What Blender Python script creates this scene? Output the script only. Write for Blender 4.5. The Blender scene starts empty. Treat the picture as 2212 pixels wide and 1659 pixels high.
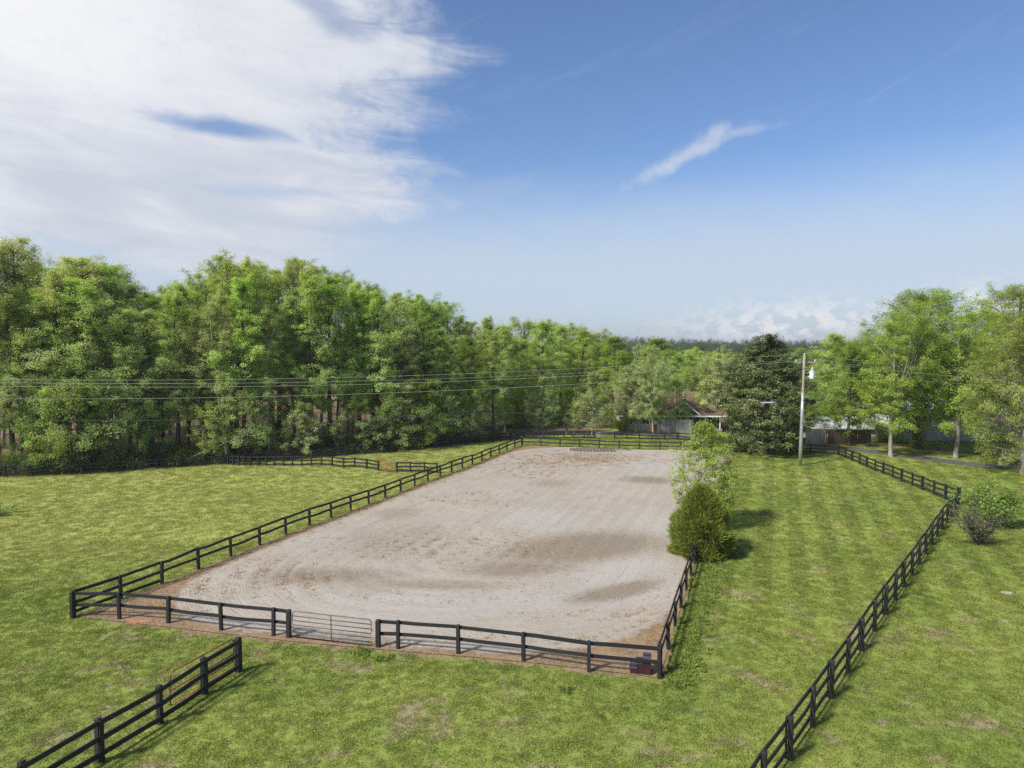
import bpy, math, random
import numpy as np
from mathutils import Vector, Matrix

# ------------------------------------------------------------------ camera, sky, sun, exposure
S = bpy.context.scene
C = S.collection
F, CH = 711.0, 12.5                      # focal length in pixels of a 1024 wide picture, camera height in metres
PITCH = math.atan(39 / F)
cd = bpy.data.cameras.new("camera"); cam = bpy.data.objects.new("camera", cd); C.objects.link(cam)
cam.location = (0, 0, CH); cam.rotation_euler = (math.pi / 2 - PITCH, 0, 0)
cd.sensor_width = 36; cd.lens = 36 * F / 1024; cd.clip_start = 0.1; cd.clip_end = 8000
S.camera = cam

SUN_EL, SUN_AZ = math.radians(44), math.radians(233)      # azimuth clockwise from +Y: behind the camera, to the left
sdir = Vector((math.sin(SUN_AZ) * math.cos(SUN_EL), math.cos(SUN_AZ) * math.cos(SUN_EL), math.sin(SUN_EL)))
sl = bpy.data.lights.new("sun", 'SUN'); sun = bpy.data.objects.new("sun", sl); C.objects.link(sun)
sl.energy = 3.4; sl.angle = math.radians(7.0); sl.color = (1.0, 0.94, 0.84)
sun.rotation_euler = (-sdir).to_track_quat('-Z', 'Y').to_euler(); sun.location = (-60, -40, 90)

S.view_settings.view_transform = 'Standard'; S.view_settings.look = 'None'
S.view_settings.exposure = 0.78; S.view_settings.gamma = 1.0
S.view_settings.use_curve_mapping = False
S.render.engine = 'CYCLES'
S.cycles.use_denoising = False
S.cycles.max_bounces = 6; S.cycles.diffuse_bounces = 4; S.cycles.glossy_bounces = 2
S.cycles.transmission_bounces = 4; S.cycles.transparent_max_bounces = 6; S.cycles.volume_bounces = 0
S.cycles.sample_clamp_indirect = 4.0


class NT:
    """small helper round a node tree"""
    def __init__(self, nt): self.nt = nt
    def n(self, t, ins=None, out=0, **props):
        nd = self.nt.nodes.new(t)
        for k, v in props.items(): setattr(nd, k, v)
        for k, v in (ins or {}).items():
            s = nd.inputs[k]
            if isinstance(v, bpy.types.NodeSocket): self.nt.links.new(v, s)
            else: s.default_value = v
        return nd.outputs[out] if out is not None else nd
    def m(self, op, a, b=0.0, c=0.0, clamp=False):
        return self.n('ShaderNodeMath', {0: a, 1: b, 2: c}, operation=op, use_clamp=clamp)
    def mix(self, f, a, b, blend='MIX'):
        a = (*a, 1) if isinstance(a, tuple) and len(a) == 3 else a
        b = (*b, 1) if isinstance(b, tuple) and len(b) == 3 else b
        return self.n('ShaderNodeMix', {0: f, 6: a, 7: b}, out=2, data_type='RGBA', blend_type=blend)
    def ramp(self, f, lo, hi, a=0.0, b=1.0):
        return self.n('ShaderNodeMapRange', {0: f, 1: lo, 2: hi, 3: a, 4: b}, interpolation_type='SMOOTHSTEP')
    def noise(self, vec, scale, detail=4.0, rough=0.55, dist=0.0):
        return self.n('ShaderNodeTexNoise', {'Vector': vec, 'Scale': scale, 'Detail': detail, 'Roughness': rough, 'Distortion': dist})
    def vec(self, x, y, z=0.0):
        return self.n('ShaderNodeCombineXYZ', {0: x, 1: y, 2: z})
    def scalev(self, v, s):
        return self.n('ShaderNodeVectorMath', {0: v, 1: s}, operation='MULTIPLY')


# ------------------------------------------------------------------ world: clear sky with a bank of thin cloud
W = bpy.data.worlds.new("World"); S.world = W; W.use_nodes = True
W.node_tree.nodes.clear()
g = NT(W.node_tree)
sky = g.n('ShaderNodeTexSky', sky_type='NISHITA', sun_disc=False, sun_elevation=SUN_EL, sun_rotation=SUN_AZ,
          altitude=250, air_density=1.0, dust_density=1.2, ozone_density=2.0)
SKY_GAIN = 0.087
skyc = g.n('ShaderNodeVectorMath', {0: sky, 1: (SKY_GAIN * 0.72, SKY_GAIN * 0.82, SKY_GAIN * 0.98)}, operation='MULTIPLY')
dirv = g.n('ShaderNodeTexCoord', out=0)
sep = g.n('ShaderNodeSeparateXYZ', {0: dirv}, out=None)
dx, dy, dz = sep.outputs
az = g.m('MULTIPLY', g.m('ARCTAN2', dx, dy), 180 / math.pi)
el = g.m('MULTIPLY', g.m('ARCSINE', dz), 180 / math.pi)


def AE(xd, yd):
    """view direction (azimuth, elevation) in degrees of a place in the 2212-wide view"""
    u, v = xd * 1024 / 2212, yd * 1024 / 2212
    x, y = (u - 512) / F, (384 - v) / F
    d = Vector((x, math.cos(PITCH) + y * math.sin(PITCH), y * math.cos(PITCH) - math.sin(PITCH))).normalized()
    return math.degrees(math.atan2(d.x, d.y)), math.degrees(math.asin(d.z))


# noise fields in (azimuth, elevation), drawn out sideways as high ice cloud is
av = g.vec(g.m('MULTIPLY', az, 0.35), el, 0.0)
n_big = g.noise(g.scalev(av, (0.07, 0.07, 0)), 1.0, 5, 0.6, 0.8)
av2 = g.vec(g.m('ADD', g.m('MULTIPLY', az, 0.20), g.m('MULTIPLY', el, -0.10)), g.m('ADD', el, g.m('MULTIPLY', az, 0.09)), 3.0)
n_fib = g.noise(g.scalev(av2, (0.55, 0.55, 1)), 1.0, 7, 0.62, 0.6)
n_fine = g.noise(g.vec(az, el, 7.0), 0.55, 8, 0.62, 0.3)
# the bank's right edge as azimuth against elevation
crv = g.nt.nodes.new('ShaderNodeFloatCurve')
edge_pts = [(720, 570), (790, 530), (830, 490), (905, 460), (950, 415), (935, 370), (850, 325), (840, 300), (930, 262),
            (880, 215), (935, 170), (1030, 130), (1000, 95), (930, 50), (880, 0), (800, -150), (700, -400)]
pts = sorted([((AE(*p)[1]) / 60.0, (AE(*p)[0] + 60) / 80.0) for p in edge_pts])
cm = crv.mapping.curves[0]
cm.points[0].location = (0, pts[0][1] - 0.12); cm.points[1].location = (1, pts[-1][1] - 0.15)
for p in pts: cm.points.new(*p)
crv.mapping.update()
g.nt.links.new(g.m('DIVIDE', el, 60.0, clamp=True), crv.inputs['Value'])
edge_az = g.m('SUBTRACT', g.m('MULTIPLY', crv.outputs[0], 80.0), 58.6)
dist = g.m('SUBTRACT', edge_az, az)                                    # degrees inside the bank
dist = g.m('ADD', dist, g.m('MULTIPLY', g.m('SUBTRACT', n_fib, 0.5), 14.0))
dist = g.m('ADD', dist, g.m('MULTIPLY', g.m('SUBTRACT', n_fine, 0.5), 6.0))
cov = g.ramp(dist, -2.0, 9.0)
# the lower edge, and the far side of the bank beyond the frame
low = g.m('ADD', el, g.m('MULTIPLY', g.m('SUBTRACT', n_fib, 0.5), 5.0))
low_edge = g.m('ADD', g.ramp(az, -26.0, -16, 5.2, 3.2), g.ramp(az, -15, -9, 0.0, 2.5))
cov = g.m('MULTIPLY', cov, g.ramp(g.m('SUBTRACT', low, low_edge), -1.0, 2.4))
cov = g.m('MULTIPLY', cov, g.ramp(g.m('ADD', az, g.m('MULTIPLY', n_big, 40)), -135.0, -95.0))


def blob(cx, cy, rx, ry, rot=0.0, nz=None, amp=0.0):
    """soft ellipse in the sky; centre and radii in the 2212-wide view"""
    a0, e0 = AE(cx, cy); k = 1024 / 2212 / F * 180 / math.pi
    c, s = math.cos(math.radians(rot)), math.sin(math.radians(rot))
    da, de = g.m('SUBTRACT', az, a0), g.m('SUBTRACT', el, e0)
    p = g.m('DIVIDE', g.m('ADD', g.m('MULTIPLY', da, c), g.m('MULTIPLY', de, s)), rx * k)
    q = g.m('DIVIDE', g.m('SUBTRACT', g.m('MULTIPLY', de, c), g.m('MULTIPLY', da, s)), ry * k)
    r = g.m('SQRT', g.m('ADD', g.m('MULTIPLY', p, p), g.m('MULTIPLY', q, q)))
    if nz is not None: r = g.m('ADD', r, g.m('MULTIPLY', g.m('SUBTRACT', nz, 0.5), amp))
    return g.ramp(r, 1.1, 0.1)


for h in [(480, 276, 150, 24, -3, 0.86), (580, 415, 150, 20, 3, 0.45), (170, 548, 200, 26, -6, 0.75), (700, 20, 170, 34, -20, 0.5)]:
    cov = g.m('MULTIPLY', cov, g.m('SUBTRACT', 1.0, g.m('MULTIPLY', blob(*h[:5], n_fib, 1.6), h[5])))
cov = g.m('MULTIPLY', cov, g.ramp(n_fine, 0.2, 0.5, 0.86, 1.0))
# small wisp and faint streaks in the blue
wisp = g.m('MAXIMUM', blob(1490, 332, 150, 22, 24, n_fine, 1.6), g.m('MAXIMUM', g.m('MULTIPLY', blob(1595, 284, 80, 13, 4, n_fine, 1.4), 0.6), blob(1540, 297, 56, 27, 28, n_fine, 1.6)))
av3 = g.vec(g.m('ADD', g.m('MULTIPLY', az, 0.16), g.m('MULTIPLY', el, 0.10)), g.m('SUBTRACT', el, g.m('MULTIPLY', az, 0.36)), 11.0)
n_str = g.noise(g.scalev(av3, (0.30, 0.30, 1)), 1.0, 5, 0.6, 0.5)
streak = g.m('MULTIPLY', g.ramp(n_str, 0.55, 0.85), 0.20)
cov = g.m('MAXIMUM', cov, g.m('MAXIMUM', g.m('MULTIPLY', wisp, 0.62), streak))
# heaped clouds low over the horizon
n_cum = g.noise(g.vec(az, g.m('MULTIPLY', el, 1.5), 21.0), 0.62, 7, 0.55)
cum = g.m('MAXIMUM', blob(1700, 705, 370, 85, 3, n_cum, 2.0), g.m('MAXIMUM', blob(2125, 670, 170, 80, 0, n_cum, 1.8), blob(-500, 700, 700, 70, 0, n_cum, 2.2)))
cum = g.m('MULTIPLY', cum, g.ramp(n_cum, 0.41, 0.52))
# pale air towards the horizon
veil = g.m('ADD', el, g.m('ADD', g.m('MULTIPLY', n_big, 4.0), g.m('MULTIPLY', g.m('SUBTRACT', n_fib, 0.5), 2.5)))
haze = g.m('MULTIPLY', g.ramp(veil, 17.0, 7.5, 0.0, 0.86), g.ramp(veil, 3.0, 7.0, 0.62, 1.0))
col = g.mix(haze, skyc, (0.335, 0.385, 0.455))
shade = g.ramp(g.m('ADD', g.m('MULTIPLY', n_big, 0.7), g.m('MULTIPLY', n_fib, 0.3)), 0.36, 0.60)
cl = g.mix(shade, (0.335, 0.365, 0.425), (0.44, 0.455, 0.49))
cl = g.mix(g.m('MULTIPLY', blob(-60, -40, 620, 330), 0.8), cl, (0.57, 0.57, 0.58))
cl = g.mix(g.m('MULTIPLY', blob(190, 470, 330, 120, -58, n_fib, 1.2), 0.55), cl, (0.315, 0.345, 0.405))
col = g.mix(cov, col, cl)
col = g.mix(g.m('MULTIPLY', cum, 0.75), col, g.mix(g.ramp(n_cum, 0.44, 0.62), (0.37, 0.395, 0.45), (0.60, 0.565, 0.555)))
bg = g.n('ShaderNodeBackground', {'Color': col, 'Strength': 1.0})
wo = g.nt.nodes.new('ShaderNodeOutputWorld'); g.nt.links.new(bg, wo.inputs['Surface'])

# ------------------------------------------------------------------ geometry of the place
rng = np.random.default_rng(11); random.seed(11)


def zt(x, y):
    x = np.asarray(x, float); y = np.asarray(y, float)
    z = 0.07 * np.sin(x * 0.31 + 1.3) * np.cos(y * 0.23 + 0.4) + 0.05 * np.sin(x * 0.13 - y * 0.19)
    far = np.clip((y - 125) / 130, 0, 1); far = far * far * (3 - 2 * far)
    z = z - 3.5 * far * np.clip((x + 30) / 60, 0, 1)
    r = np.clip((y - 420) / 420, 0, 1); r = r * r * (3 - 2 * r)
    z = z + r * (4.0 + 2.5 * np.sin(x * 0.006 + 0.7) + 1.5 * np.sin(x * 0.017))
    return z


def P(u, v):
    """the point of the ground seen at a place in the 1024-wide picture"""
    x, y = (u - 512) / F, (384 - v) / F
    d = np.array([x, math.cos(PITCH) + y * math.sin(PITCH), y * math.cos(PITCH) - math.sin(PITCH)])
    p = np.array([0, 0, CH]) + d * (CH / -d[2])
    return np.array([p[0], p[1]])


def ground(p): return Vector((p[0], p[1], float(zt(p[0], p[1]))))


def proj_u(x, y): return 512 + F * x / (y * math.cos(PITCH) + CH * math.sin(PITCH))


def mesh_np(name, V, Fc, mats=(), smooth=False, attrs=None):
    """V (n,3), Fc (m,k) with equal face size, or a list of such arrays"""
    me = bpy.data.meshes.new(name)
    Fl = Fc if isinstance(Fc, list) else [Fc]
    V = np.asarray(V, np.float32)
    me.vertices.add(len(V)); me.vertices.foreach_set('co', V.ravel())
    tot = sum(f.size for f in Fl); nf = sum(len(f) for f in Fl)
    me.loops.add(tot); me.polygons.add(nf)
    me.loops.foreach_set('vertex_index', np.concatenate([f.ravel() for f in Fl]).astype(np.int32))
    sizes = np.concatenate([np.full(len(f), f.shape[1]) for f in Fl]).astype(np.int32)
    me.polygons.foreach_set('loop_start', np.concatenate([[0], np.cumsum(sizes)[:-1]]).astype(np.int32))
    me.polygons.foreach_set('loop_total', sizes)
    if smooth: me.polygons.foreach_set('use_smooth', np.ones(nf, bool))
    for k, (dom, arr) in (attrs or {}).items():
        a = me.attributes.new(k, 'FLOAT', dom); a.data.foreach_set('value', np.asarray(arr, np.float32))
    for m in mats: me.materials.append(m)
    me.update(); me.validate()
    return me


class MB:
    """collects boxes and tubes; build() links them as one mesh object"""
    def __init__(self): self.V = []; self.F = []; self.n = 0
    def add(self, V, Fq):
        V = np.asarray(V, float); self.V.append(V); self.F += [tuple(i + self.n for i in f) for f in Fq]; self.n += len(V)
        return self
    def box(self, x0, x1, y0, y1, z0, z1):
        v = [(x, y, z) for z in (z0, z1) for y in (y0, y1) for x in (x0, x1)]
        return self.add(v, [(0, 2, 3, 1), (4, 5, 7, 6), (0, 1, 5, 4), (2, 6, 7, 3), (0, 4, 6, 2), (1, 3, 7, 5)])
    def prism(self, poly, axis, a, b):
        """poly of 2D points pushed along axis from a to b"""
        n = len(poly)
        def pt(p, t): return {'x': (t, p[0], p[1]), 'y': (p[0], t, p[1]), 'z': (p[0], p[1], t)}[axis]
        v = [pt(p, a) for p in poly] + [pt(p, b) for p in poly]
        return self.add(v, [tuple(range(n))[::-1], tuple(range(n, 2 * n))] + [(i, (i + 1) % n, n + (i + 1) % n, n + i) for i in range(n)])
    def tube(self, pts, r, k=6, closed=False):
        V, Q = tube(pts, r, k, closed); return self.add(V, [tuple(q) for q in Q] + ([] if closed else [tuple(range(k))[::-1], tuple(range(len(V) - k, len(V)))]))
    def build(self, name, mat, parent=None, loc=None, smooth=False):
        me = bpy.data.meshes.new(name); me.from_pydata(np.concatenate(self.V).tolist(), [], self.F); me.materials.append(mat)
        if smooth:
            for p in me.polygons: p.use_smooth = True
        me.update()
        return link(name, me, parent, loc)


def tube(pts, r, k=6, closed=False):
    pts = np.asarray(pts, float); n = len(pts)
    r = np.full(n, r) if np.isscalar(r) else np.asarray(r, float)
    if closed: t = np.roll(pts, -1, 0) - np.roll(pts, 1, 0)
    else: t = np.gradient(pts, axis=0)
    t /= np.maximum(np.linalg.norm(t, axis=1, keepdims=True), 1e-9)
    ref = np.array([0.0, 0.0, 1.0]) if abs(t[:, 2]).mean() < 0.8 else np.array([1.0, 0.0, 0.0])
    a = np.cross(t, ref); a /= np.maximum(np.linalg.norm(a, axis=1, keepdims=True), 1e-9); b = np.cross(t, a)
    th = np.arange(k) * 2 * math.pi / k
    V = pts[:, None, :] + r[:, None, None] * (np.cos(th)[None, :, None] * a[:, None, :] + np.sin(th)[None, :, None] * b[:, None, :])
    m = n if closed else n - 1
    i = np.arange(m)[:, None] * k; j = (np.arange(m)[:, None] + 1) % n * k; c = np.arange(k)[None, :]; d = (c + 1) % k
    Q = np.stack([i + c, i + d, j + d, j + c], -1).reshape(-1, 4)
    return V.reshape(-1, 3), Q


def link(name, data, parent=None, loc=None, rot=None, scale=None):
    o = bpy.data.objects.new(name, data); C.objects.link(o)
    if parent is not None: o.parent = parent
    if loc is not None: o.location = loc
    if rot is not None: o.rotation_euler = rot
    if scale is not None: o.scale = scale
    return o


def tag(o, label=None, cat=None, group=None, kind=None):
    for k, v in (('label', label), ('category', cat), ('group', group), ('kind', kind)):
        if v: o[k] = v
    return o


def thing(name, label, cat, loc=(0, 0, 0), rz=0.0, group=None):
    return tag(link(name, None, None, loc, (0, 0, rz)), label, cat, group)


# ------------------------------------------------------------------ materials
def new_mat(name):
    m = bpy.data.materials.new(name); m.use_nodes = True; m.node_tree.nodes.clear()
    return m, NT(m.node_tree)


def finish(t, shader):
    o = t.nt.nodes.new('ShaderNodeOutputMaterial'); t.nt.links.new(shader, o.inputs['Surface'])


def bsdf(t, col, rough=0.8, spec=0.3, metal=0.0, normal=None):
    ins = {'Base Color': col if isinstance(col, bpy.types.NodeSocket) else (*col, 1), 'Roughness': rough, 'Specular IOR Level': spec, 'Metallic': metal}
    if normal is not None: ins['Normal'] = normal
    return t.n('ShaderNodeBsdfPrincipled', ins)


def mottled(name, a, b, scale=3.0, rough=0.8, spec=0.3, metal=0.0, bump=0.0, stretch=(1, 1, 1), detail=5):
    m, t = new_mat(name)
    co = t.n('ShaderNodeTexCoord', out=3)
    nz = t.noise(t.scalev(co, stretch), scale, detail, 0.6)
    info = t.n('ShaderNodeObjectInfo', out=5)
    c = t.mix(t.ramp(nz, 0.3, 0.7), a, b)
    c = t.mix(1.0, c, t.n('ShaderNodeCombineColor', {0: t.m('ADD', t.m('MULTIPLY', info, 0.25), 0.87), 1: t.m('ADD', t.m('MULTIPLY', info, 0.25), 0.87), 2: t.m('ADD', t.m('MULTIPLY', info, 0.25), 0.87)}), 'MULTIPLY')
    nrm = t.n('ShaderNodeBump', {'Strength': bump, 'Distance': 0.02, 'Height': nz}) if bump else None
    finish(t, bsdf(t, c, rough, spec, metal, nrm))
    return m


M = {}
M['board'] = mottled('black_board', (0.008, 0.009, 0.011), (0.032, 0.032, 0.034), 9, 0.62, 0.35, bump=0.3, stretch=(0.4, 3, 3))
M['tube_black'] = mottled('black_tube', (0.05, 0.053, 0.058), (0.10, 0.10, 0.105), 4, 0.45, 0.5)
M['tube_red'] = mottled('rusty_red_tube', (0.20, 0.05, 0.028), (0.28, 0.11, 0.06), 7, 0.6, 0.4)
M['tube_grey'] = mottled('grey_tube', (0.20, 0.21, 0.22), (0.30, 0.31, 0.32), 4, 0.4, 0.5, 0.6)
M['maroon'] = mottled('maroon_paint', (0.030, 0.009, 0.011), (0.050, 0.015, 0.018), 5, 0.5, 0.5)
M['maroon_top'] = mottled('sky_sheen_maroon_top', (0.060, 0.035, 0.046), (0.095, 0.062, 0.075), 8, 0.45, 0.6)  # paler, purplish treads: the sky's sheen on the maroon is put into the colour
M['bark_dark'] = mottled('dark_bark', (0.045, 0.035, 0.027), (0.11, 0.09, 0.07), 6, 0.9, 0.2, bump=0.6, stretch=(3, 3, 0.5))
M['bark_grey'] = mottled('grey_bark', (0.16, 0.14, 0.115), (0.30, 0.27, 0.23), 5, 0.9, 0.2, bump=0.5, stretch=(2, 2, 0.5))
M['bark_pale'] = mottled('pale_bark', (0.20, 0.18, 0.155), (0.32, 0.295, 0.26), 4, 0.9, 0.2, bump=0.4, stretch=(2, 2, 0.5))
M['pole_wood'] = mottled('weathered_pole', (0.22, 0.19, 0.16), (0.34, 0.30, 0.26), 6, 0.85, 0.2, bump=0.4, stretch=(6, 6, 0.3))
M['steel'] = mottled('galvanised_steel', (0.30, 0.32, 0.34), (0.44, 0.46, 0.49), 3, 0.42, 0.5, 0.55)
M['white_paint'] = mottled('white_paint', (0.70, 0.71, 0.72), (0.80, 0.80, 0.80), 3, 0.45, 0.4)
M['ceramic'] = mottled('pale_ceramic', (0.55, 0.56, 0.56), (0.7, 0.7, 0.68), 6, 0.3, 0.5)
M['wire'] = mottled('aluminium_wire', (0.20, 0.22, 0.17), (0.28, 0.30, 0.24), 2, 0.5, 0.5)
M['cable'] = mottled('black_cable', (0.02, 0.02, 0.02), (0.04, 0.04, 0.04), 2, 0.6, 0.4)
M['asphalt'] = mottled('worn_asphalt', (0.065, 0.065, 0.066), (0.115, 0.108, 0.10), 1.2, 0.9, 0.25, bump=0.2)
M['beige_wall'] = mottled('beige_siding', (0.56, 0.47, 0.38), (0.64, 0.55, 0.46), 1.5, 0.75, 0.3)
M['grey_wall'] = mottled('grey_siding', (0.30, 0.30, 0.29), (0.37, 0.37, 0.355), 1.5, 0.75, 0.3)
M['white_wall'] = mottled('white_siding', (0.72, 0.72, 0.72), (0.8, 0.8, 0.8), 1.5, 0.7, 0.3)
M['shingle'] = mottled('brown_shingles', (0.13, 0.085, 0.065), (0.21, 0.15, 0.12), 3.5, 0.92, 0.2, bump=0.3)
M['white_metal'] = mottled('white_metal_roof', (0.34, 0.37, 0.41), (0.45, 0.47, 0.51), 1.0, 0.4, 0.5)
M['grey_metal'] = mottled('grey_metal_roof', (0.28, 0.33, 0.38), (0.40, 0.45, 0.50), 1.0, 0.45, 0.5)
M['glass'] = mottled('dark_window_glass', (0.03, 0.035, 0.04), (0.06, 0.065, 0.07), 0.5, 0.08, 0.6)
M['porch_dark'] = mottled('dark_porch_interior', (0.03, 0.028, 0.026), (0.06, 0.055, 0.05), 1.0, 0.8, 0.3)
M['plank_grey'] = mottled('grey_planks', (0.20, 0.19, 0.17), (0.36, 0.34, 0.31), 2.2, 0.9, 0.2, stretch=(6, 6, 0.4))
M['plank_brown'] = mottled('brown_planks', (0.085, 0.06, 0.048), (0.16, 0.11, 0.085), 2.2, 0.9, 0.2, stretch=(6, 6, 0.4))
M['brick_red'] = mottled('red_brick', (0.22, 0.09, 0.05), (0.32, 0.14, 0.08), 8, 0.9, 0.2)
M['navy'] = mottled('navy_paint', (0.015, 0.022, 0.06), (0.03, 0.04, 0.09), 4, 0.5, 0.5)
M['iron'] = mottled('rusty_iron', (0.09, 0.065, 0.05), (0.16, 0.12, 0.10), 6, 0.8, 0.3)
M['red_clay'] = mottled('red_clay', (0.24, 0.115, 0.065), (0.34, 0.19, 0.115), 4, 0.95, 0.1, bump=0.5)
M['stone'] = mottled('pale_stone', (0.26, 0.20, 0.16), (0.36, 0.30, 0.25), 5, 0.9, 0.2, bump=0.4)


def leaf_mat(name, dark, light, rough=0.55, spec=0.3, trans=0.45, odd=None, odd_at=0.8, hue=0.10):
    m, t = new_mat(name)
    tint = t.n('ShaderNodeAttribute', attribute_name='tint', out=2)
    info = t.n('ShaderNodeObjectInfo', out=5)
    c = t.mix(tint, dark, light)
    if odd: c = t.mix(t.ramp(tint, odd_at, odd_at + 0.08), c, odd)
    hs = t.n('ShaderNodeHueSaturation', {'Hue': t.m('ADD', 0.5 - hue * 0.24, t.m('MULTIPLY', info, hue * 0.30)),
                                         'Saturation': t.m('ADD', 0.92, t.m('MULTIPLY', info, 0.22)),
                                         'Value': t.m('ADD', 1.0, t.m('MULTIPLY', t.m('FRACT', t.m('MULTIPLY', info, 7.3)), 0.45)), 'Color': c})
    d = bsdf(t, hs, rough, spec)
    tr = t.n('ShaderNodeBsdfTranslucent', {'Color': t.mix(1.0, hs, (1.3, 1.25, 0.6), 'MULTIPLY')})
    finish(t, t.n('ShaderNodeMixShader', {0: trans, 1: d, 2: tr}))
    return m


M['leaf'] = leaf_mat('wood_leaves', (0.175, 0.275, 0.081), (0.445, 0.585, 0.195))
M['leaf_bright'] = leaf_mat('fresh_leaves', (0.151, 0.224, 0.045), (0.336, 0.431, 0.105))
M['leaf_olive'] = leaf_mat('olive_leaves', (0.210, 0.272, 0.116), (0.454, 0.531, 0.237))
M['leaf_dark'] = leaf_mat('dark_leaves', (0.135, 0.224, 0.073), (0.330, 0.456, 0.146))
M['leaf_dome'] = leaf_mat('deep_green_leaves', (0.105, 0.170, 0.036), (0.260, 0.345, 0.072))
M['leaf_magnolia'] = leaf_mat('magnolia_leaves', (0.031, 0.048, 0.014), (0.145, 0.179, 0.064), 0.45, 0.3, 0.15, (0.30, 0.20, 0.09), 0.86, 0.04)
M['leaf_cedar'] = leaf_mat('cedar_sprays', (0.084, 0.124, 0.013), (0.279, 0.332, 0.041), 0.75, 0.2, 0.15, None, 0.8, 0.02)
M['leaf_sapling'] = leaf_mat('pale_sapling_leaves', (0.204, 0.281, 0.060), (0.363, 0.443, 0.126), 0.5, 0.3, 0.4, None, 0.8, 0.02)
M['leaf_sage'] = leaf_mat('grey_green_leaves', (0.10, 0.11, 0.065), (0.17, 0.18, 0.11), 0.7, 0.2, 0.3, None, 0.8, 0.02)


M['leaf_far'] = leaf_mat('distant_leaves', (0.034, 0.058, 0.027), (0.089, 0.128, 0.056))
M['leaf_shrub'] = leaf_mat('glossy_shrub_leaves', (0.070, 0.150, 0.015), (0.240, 0.370, 0.045), 0.4, 0.4, 0.3, None, 0.8, 0.02)
M['leaf_under'] = leaf_mat('shaded_undergrowth', (0.055, 0.080, 0.026), (0.140, 0.180, 0.060))  # shade along the wood's foot put into a darker leaf colour


def soil_colour(t, pos):
    n1 = t.noise(pos, 0.9, 6, 0.65); n2 = t.noise(pos, 7.0, 4, 0.7)
    c = t.mix(t.ramp(n1, 0.36, 0.64), (0.185, 0.125, 0.078), (0.285, 0.190, 0.105))
    return t.mix(t.ramp(n2, 0.42, 0.72), c, (0.32, 0.262, 0.19))


def grass_colour(t, pos, blade=False):
    """pasture colours by place: fresh and dry patches, with bare earth showing"""
    a = t.noise(pos, 0.16, 5, 0.6, 0.4); b = t.noise(pos, 0.75, 5, 0.62, 0.3); c3 = t.noise(t.scalev(pos, (1, 1.0, 1)), 3.2, 4, 0.65)
    c = t.mix(t.ramp(a, 0.28, 0.72), (0.196, 0.252, 0.053), (0.280, 0.318, 0.076))
    c = t.mix(t.ramp(b, 0.44, 0.78, 0.0, 0.42), c, (0.158, 0.238, 0.044))
    c = t.mix(t.ramp(b, 0.46, 0.15, 0.0, 0.2), c, (0.308, 0.335, 0.090))
    c = t.mix(t.ramp(c3, 0.5, 0.8, 0.0, 0.2), c, (0.285, 0.300, 0.115))
    c = t.mix(t.ramp(c3, 0.46, 0.2, 0.0, 0.22), c, (0.115, 0.180, 0.036))
    dry = t.m('ADD', t.noise(pos, 0.42, 6, 0.68, 0.6), t.ramp(t.n('ShaderNodeSeparateXYZ', {0: pos}, out=1), 38.0, 24.0, 0.0, 0.045))
    c = t.mix(t.ramp(dry, 0.56, 0.70, 0.0, 0.85 if not blade else 0.75), c, (0.325, 0.270, 0.165))
    # the mower's lines in the right hand paddock
    sp = t.n('ShaderNodeSeparateXYZ', {0: pos}, out=None)
    q = t.m('ADD', t.m('SUBTRACT', t.m('MULTIPLY', sp.outputs[0], 0.937), t.m('MULTIPLY', sp.outputs[1], 0.35)), t.m('MULTIPLY', b, 0.15))
    st = t.m('SINE', t.m('MULTIPLY', q, 2 * math.pi / 1.9))
    right = t.m('MULTIPLY', t.ramp(t.m('SUBTRACT', sp.outputs[0], t.m('MULTIPLY', sp.outputs[1], 0.36)), -3.6, -1.0), t.ramp(sp.outputs[1], 24.0, 38.0))
    st = t.m('MULTIPLY', t.ramp(st, -0.3, 0.3, -1.0, 1.0), t.m('MULTIPLY', right, 0.10))
    left = t.m('MULTIPLY', t.ramp(t.m('SUBTRACT', sp.outputs[0], t.m('MULTIPLY', sp.outputs[1], 0.385)), -31.5, -35.0), t.ramp(sp.outputs[1], 33.0, 48.0))
    c = t.mix(t.m('MULTIPLY', left, 0.6), c, (0.40, 0.415, 0.125))
    return t.n('ShaderNodeHueSaturation', {'Value': t.m('ADD', 1.0, st), 'Color': c})


# pasture ground
m, t = new_mat('pasture'); M['pasture'] = m
pos = t.n('ShaderNodeNewGeometry', out=0)
gc = t.mix(1.0, grass_colour(t, pos), (0.95, 0.95, 0.93), 'MULTIPLY')
litter = t.n('ShaderNodeAttribute', attribute_name='litter', out=2)
soil = t.n('ShaderNodeAttribute', attribute_name='soil', out=2)
wn = t.noise(pos, 0.6, 5, 0.65); wn2 = t.noise(pos, 3.0, 5, 0.7)
lc = t.mix(t.ramp(wn2, 0.35, 0.65), (0.120, 0.078, 0.050), (0.235, 0.158, 0.105))
lc = t.mix(t.ramp(wn, 0.55, 0.75, 0, 0.6), lc, (0.09, 0.10, 0.035))
c = t.mix(t.ramp(t.m('ADD', soil, t.m('MULTIPLY', t.m('SUBTRACT', wn2, 0.5), 1.1)), 0.35, 0.65), gc, soil_colour(t, pos))
c = t.mix(t.ramp(t.m('ADD', litter, t.m('MULTIPLY', t.m('SUBTRACT', wn, 0.5), 0.9)), 0.35, 0.65), c, lc)
bn = t.n('ShaderNodeBump', {'Strength': 0.7, 'Distance': 0.05, 'Height': t.noise(pos, 9.0, 5, 0.7)})
finish(t, bsdf(t, c, 0.95, 0.1, normal=bn))

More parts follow.
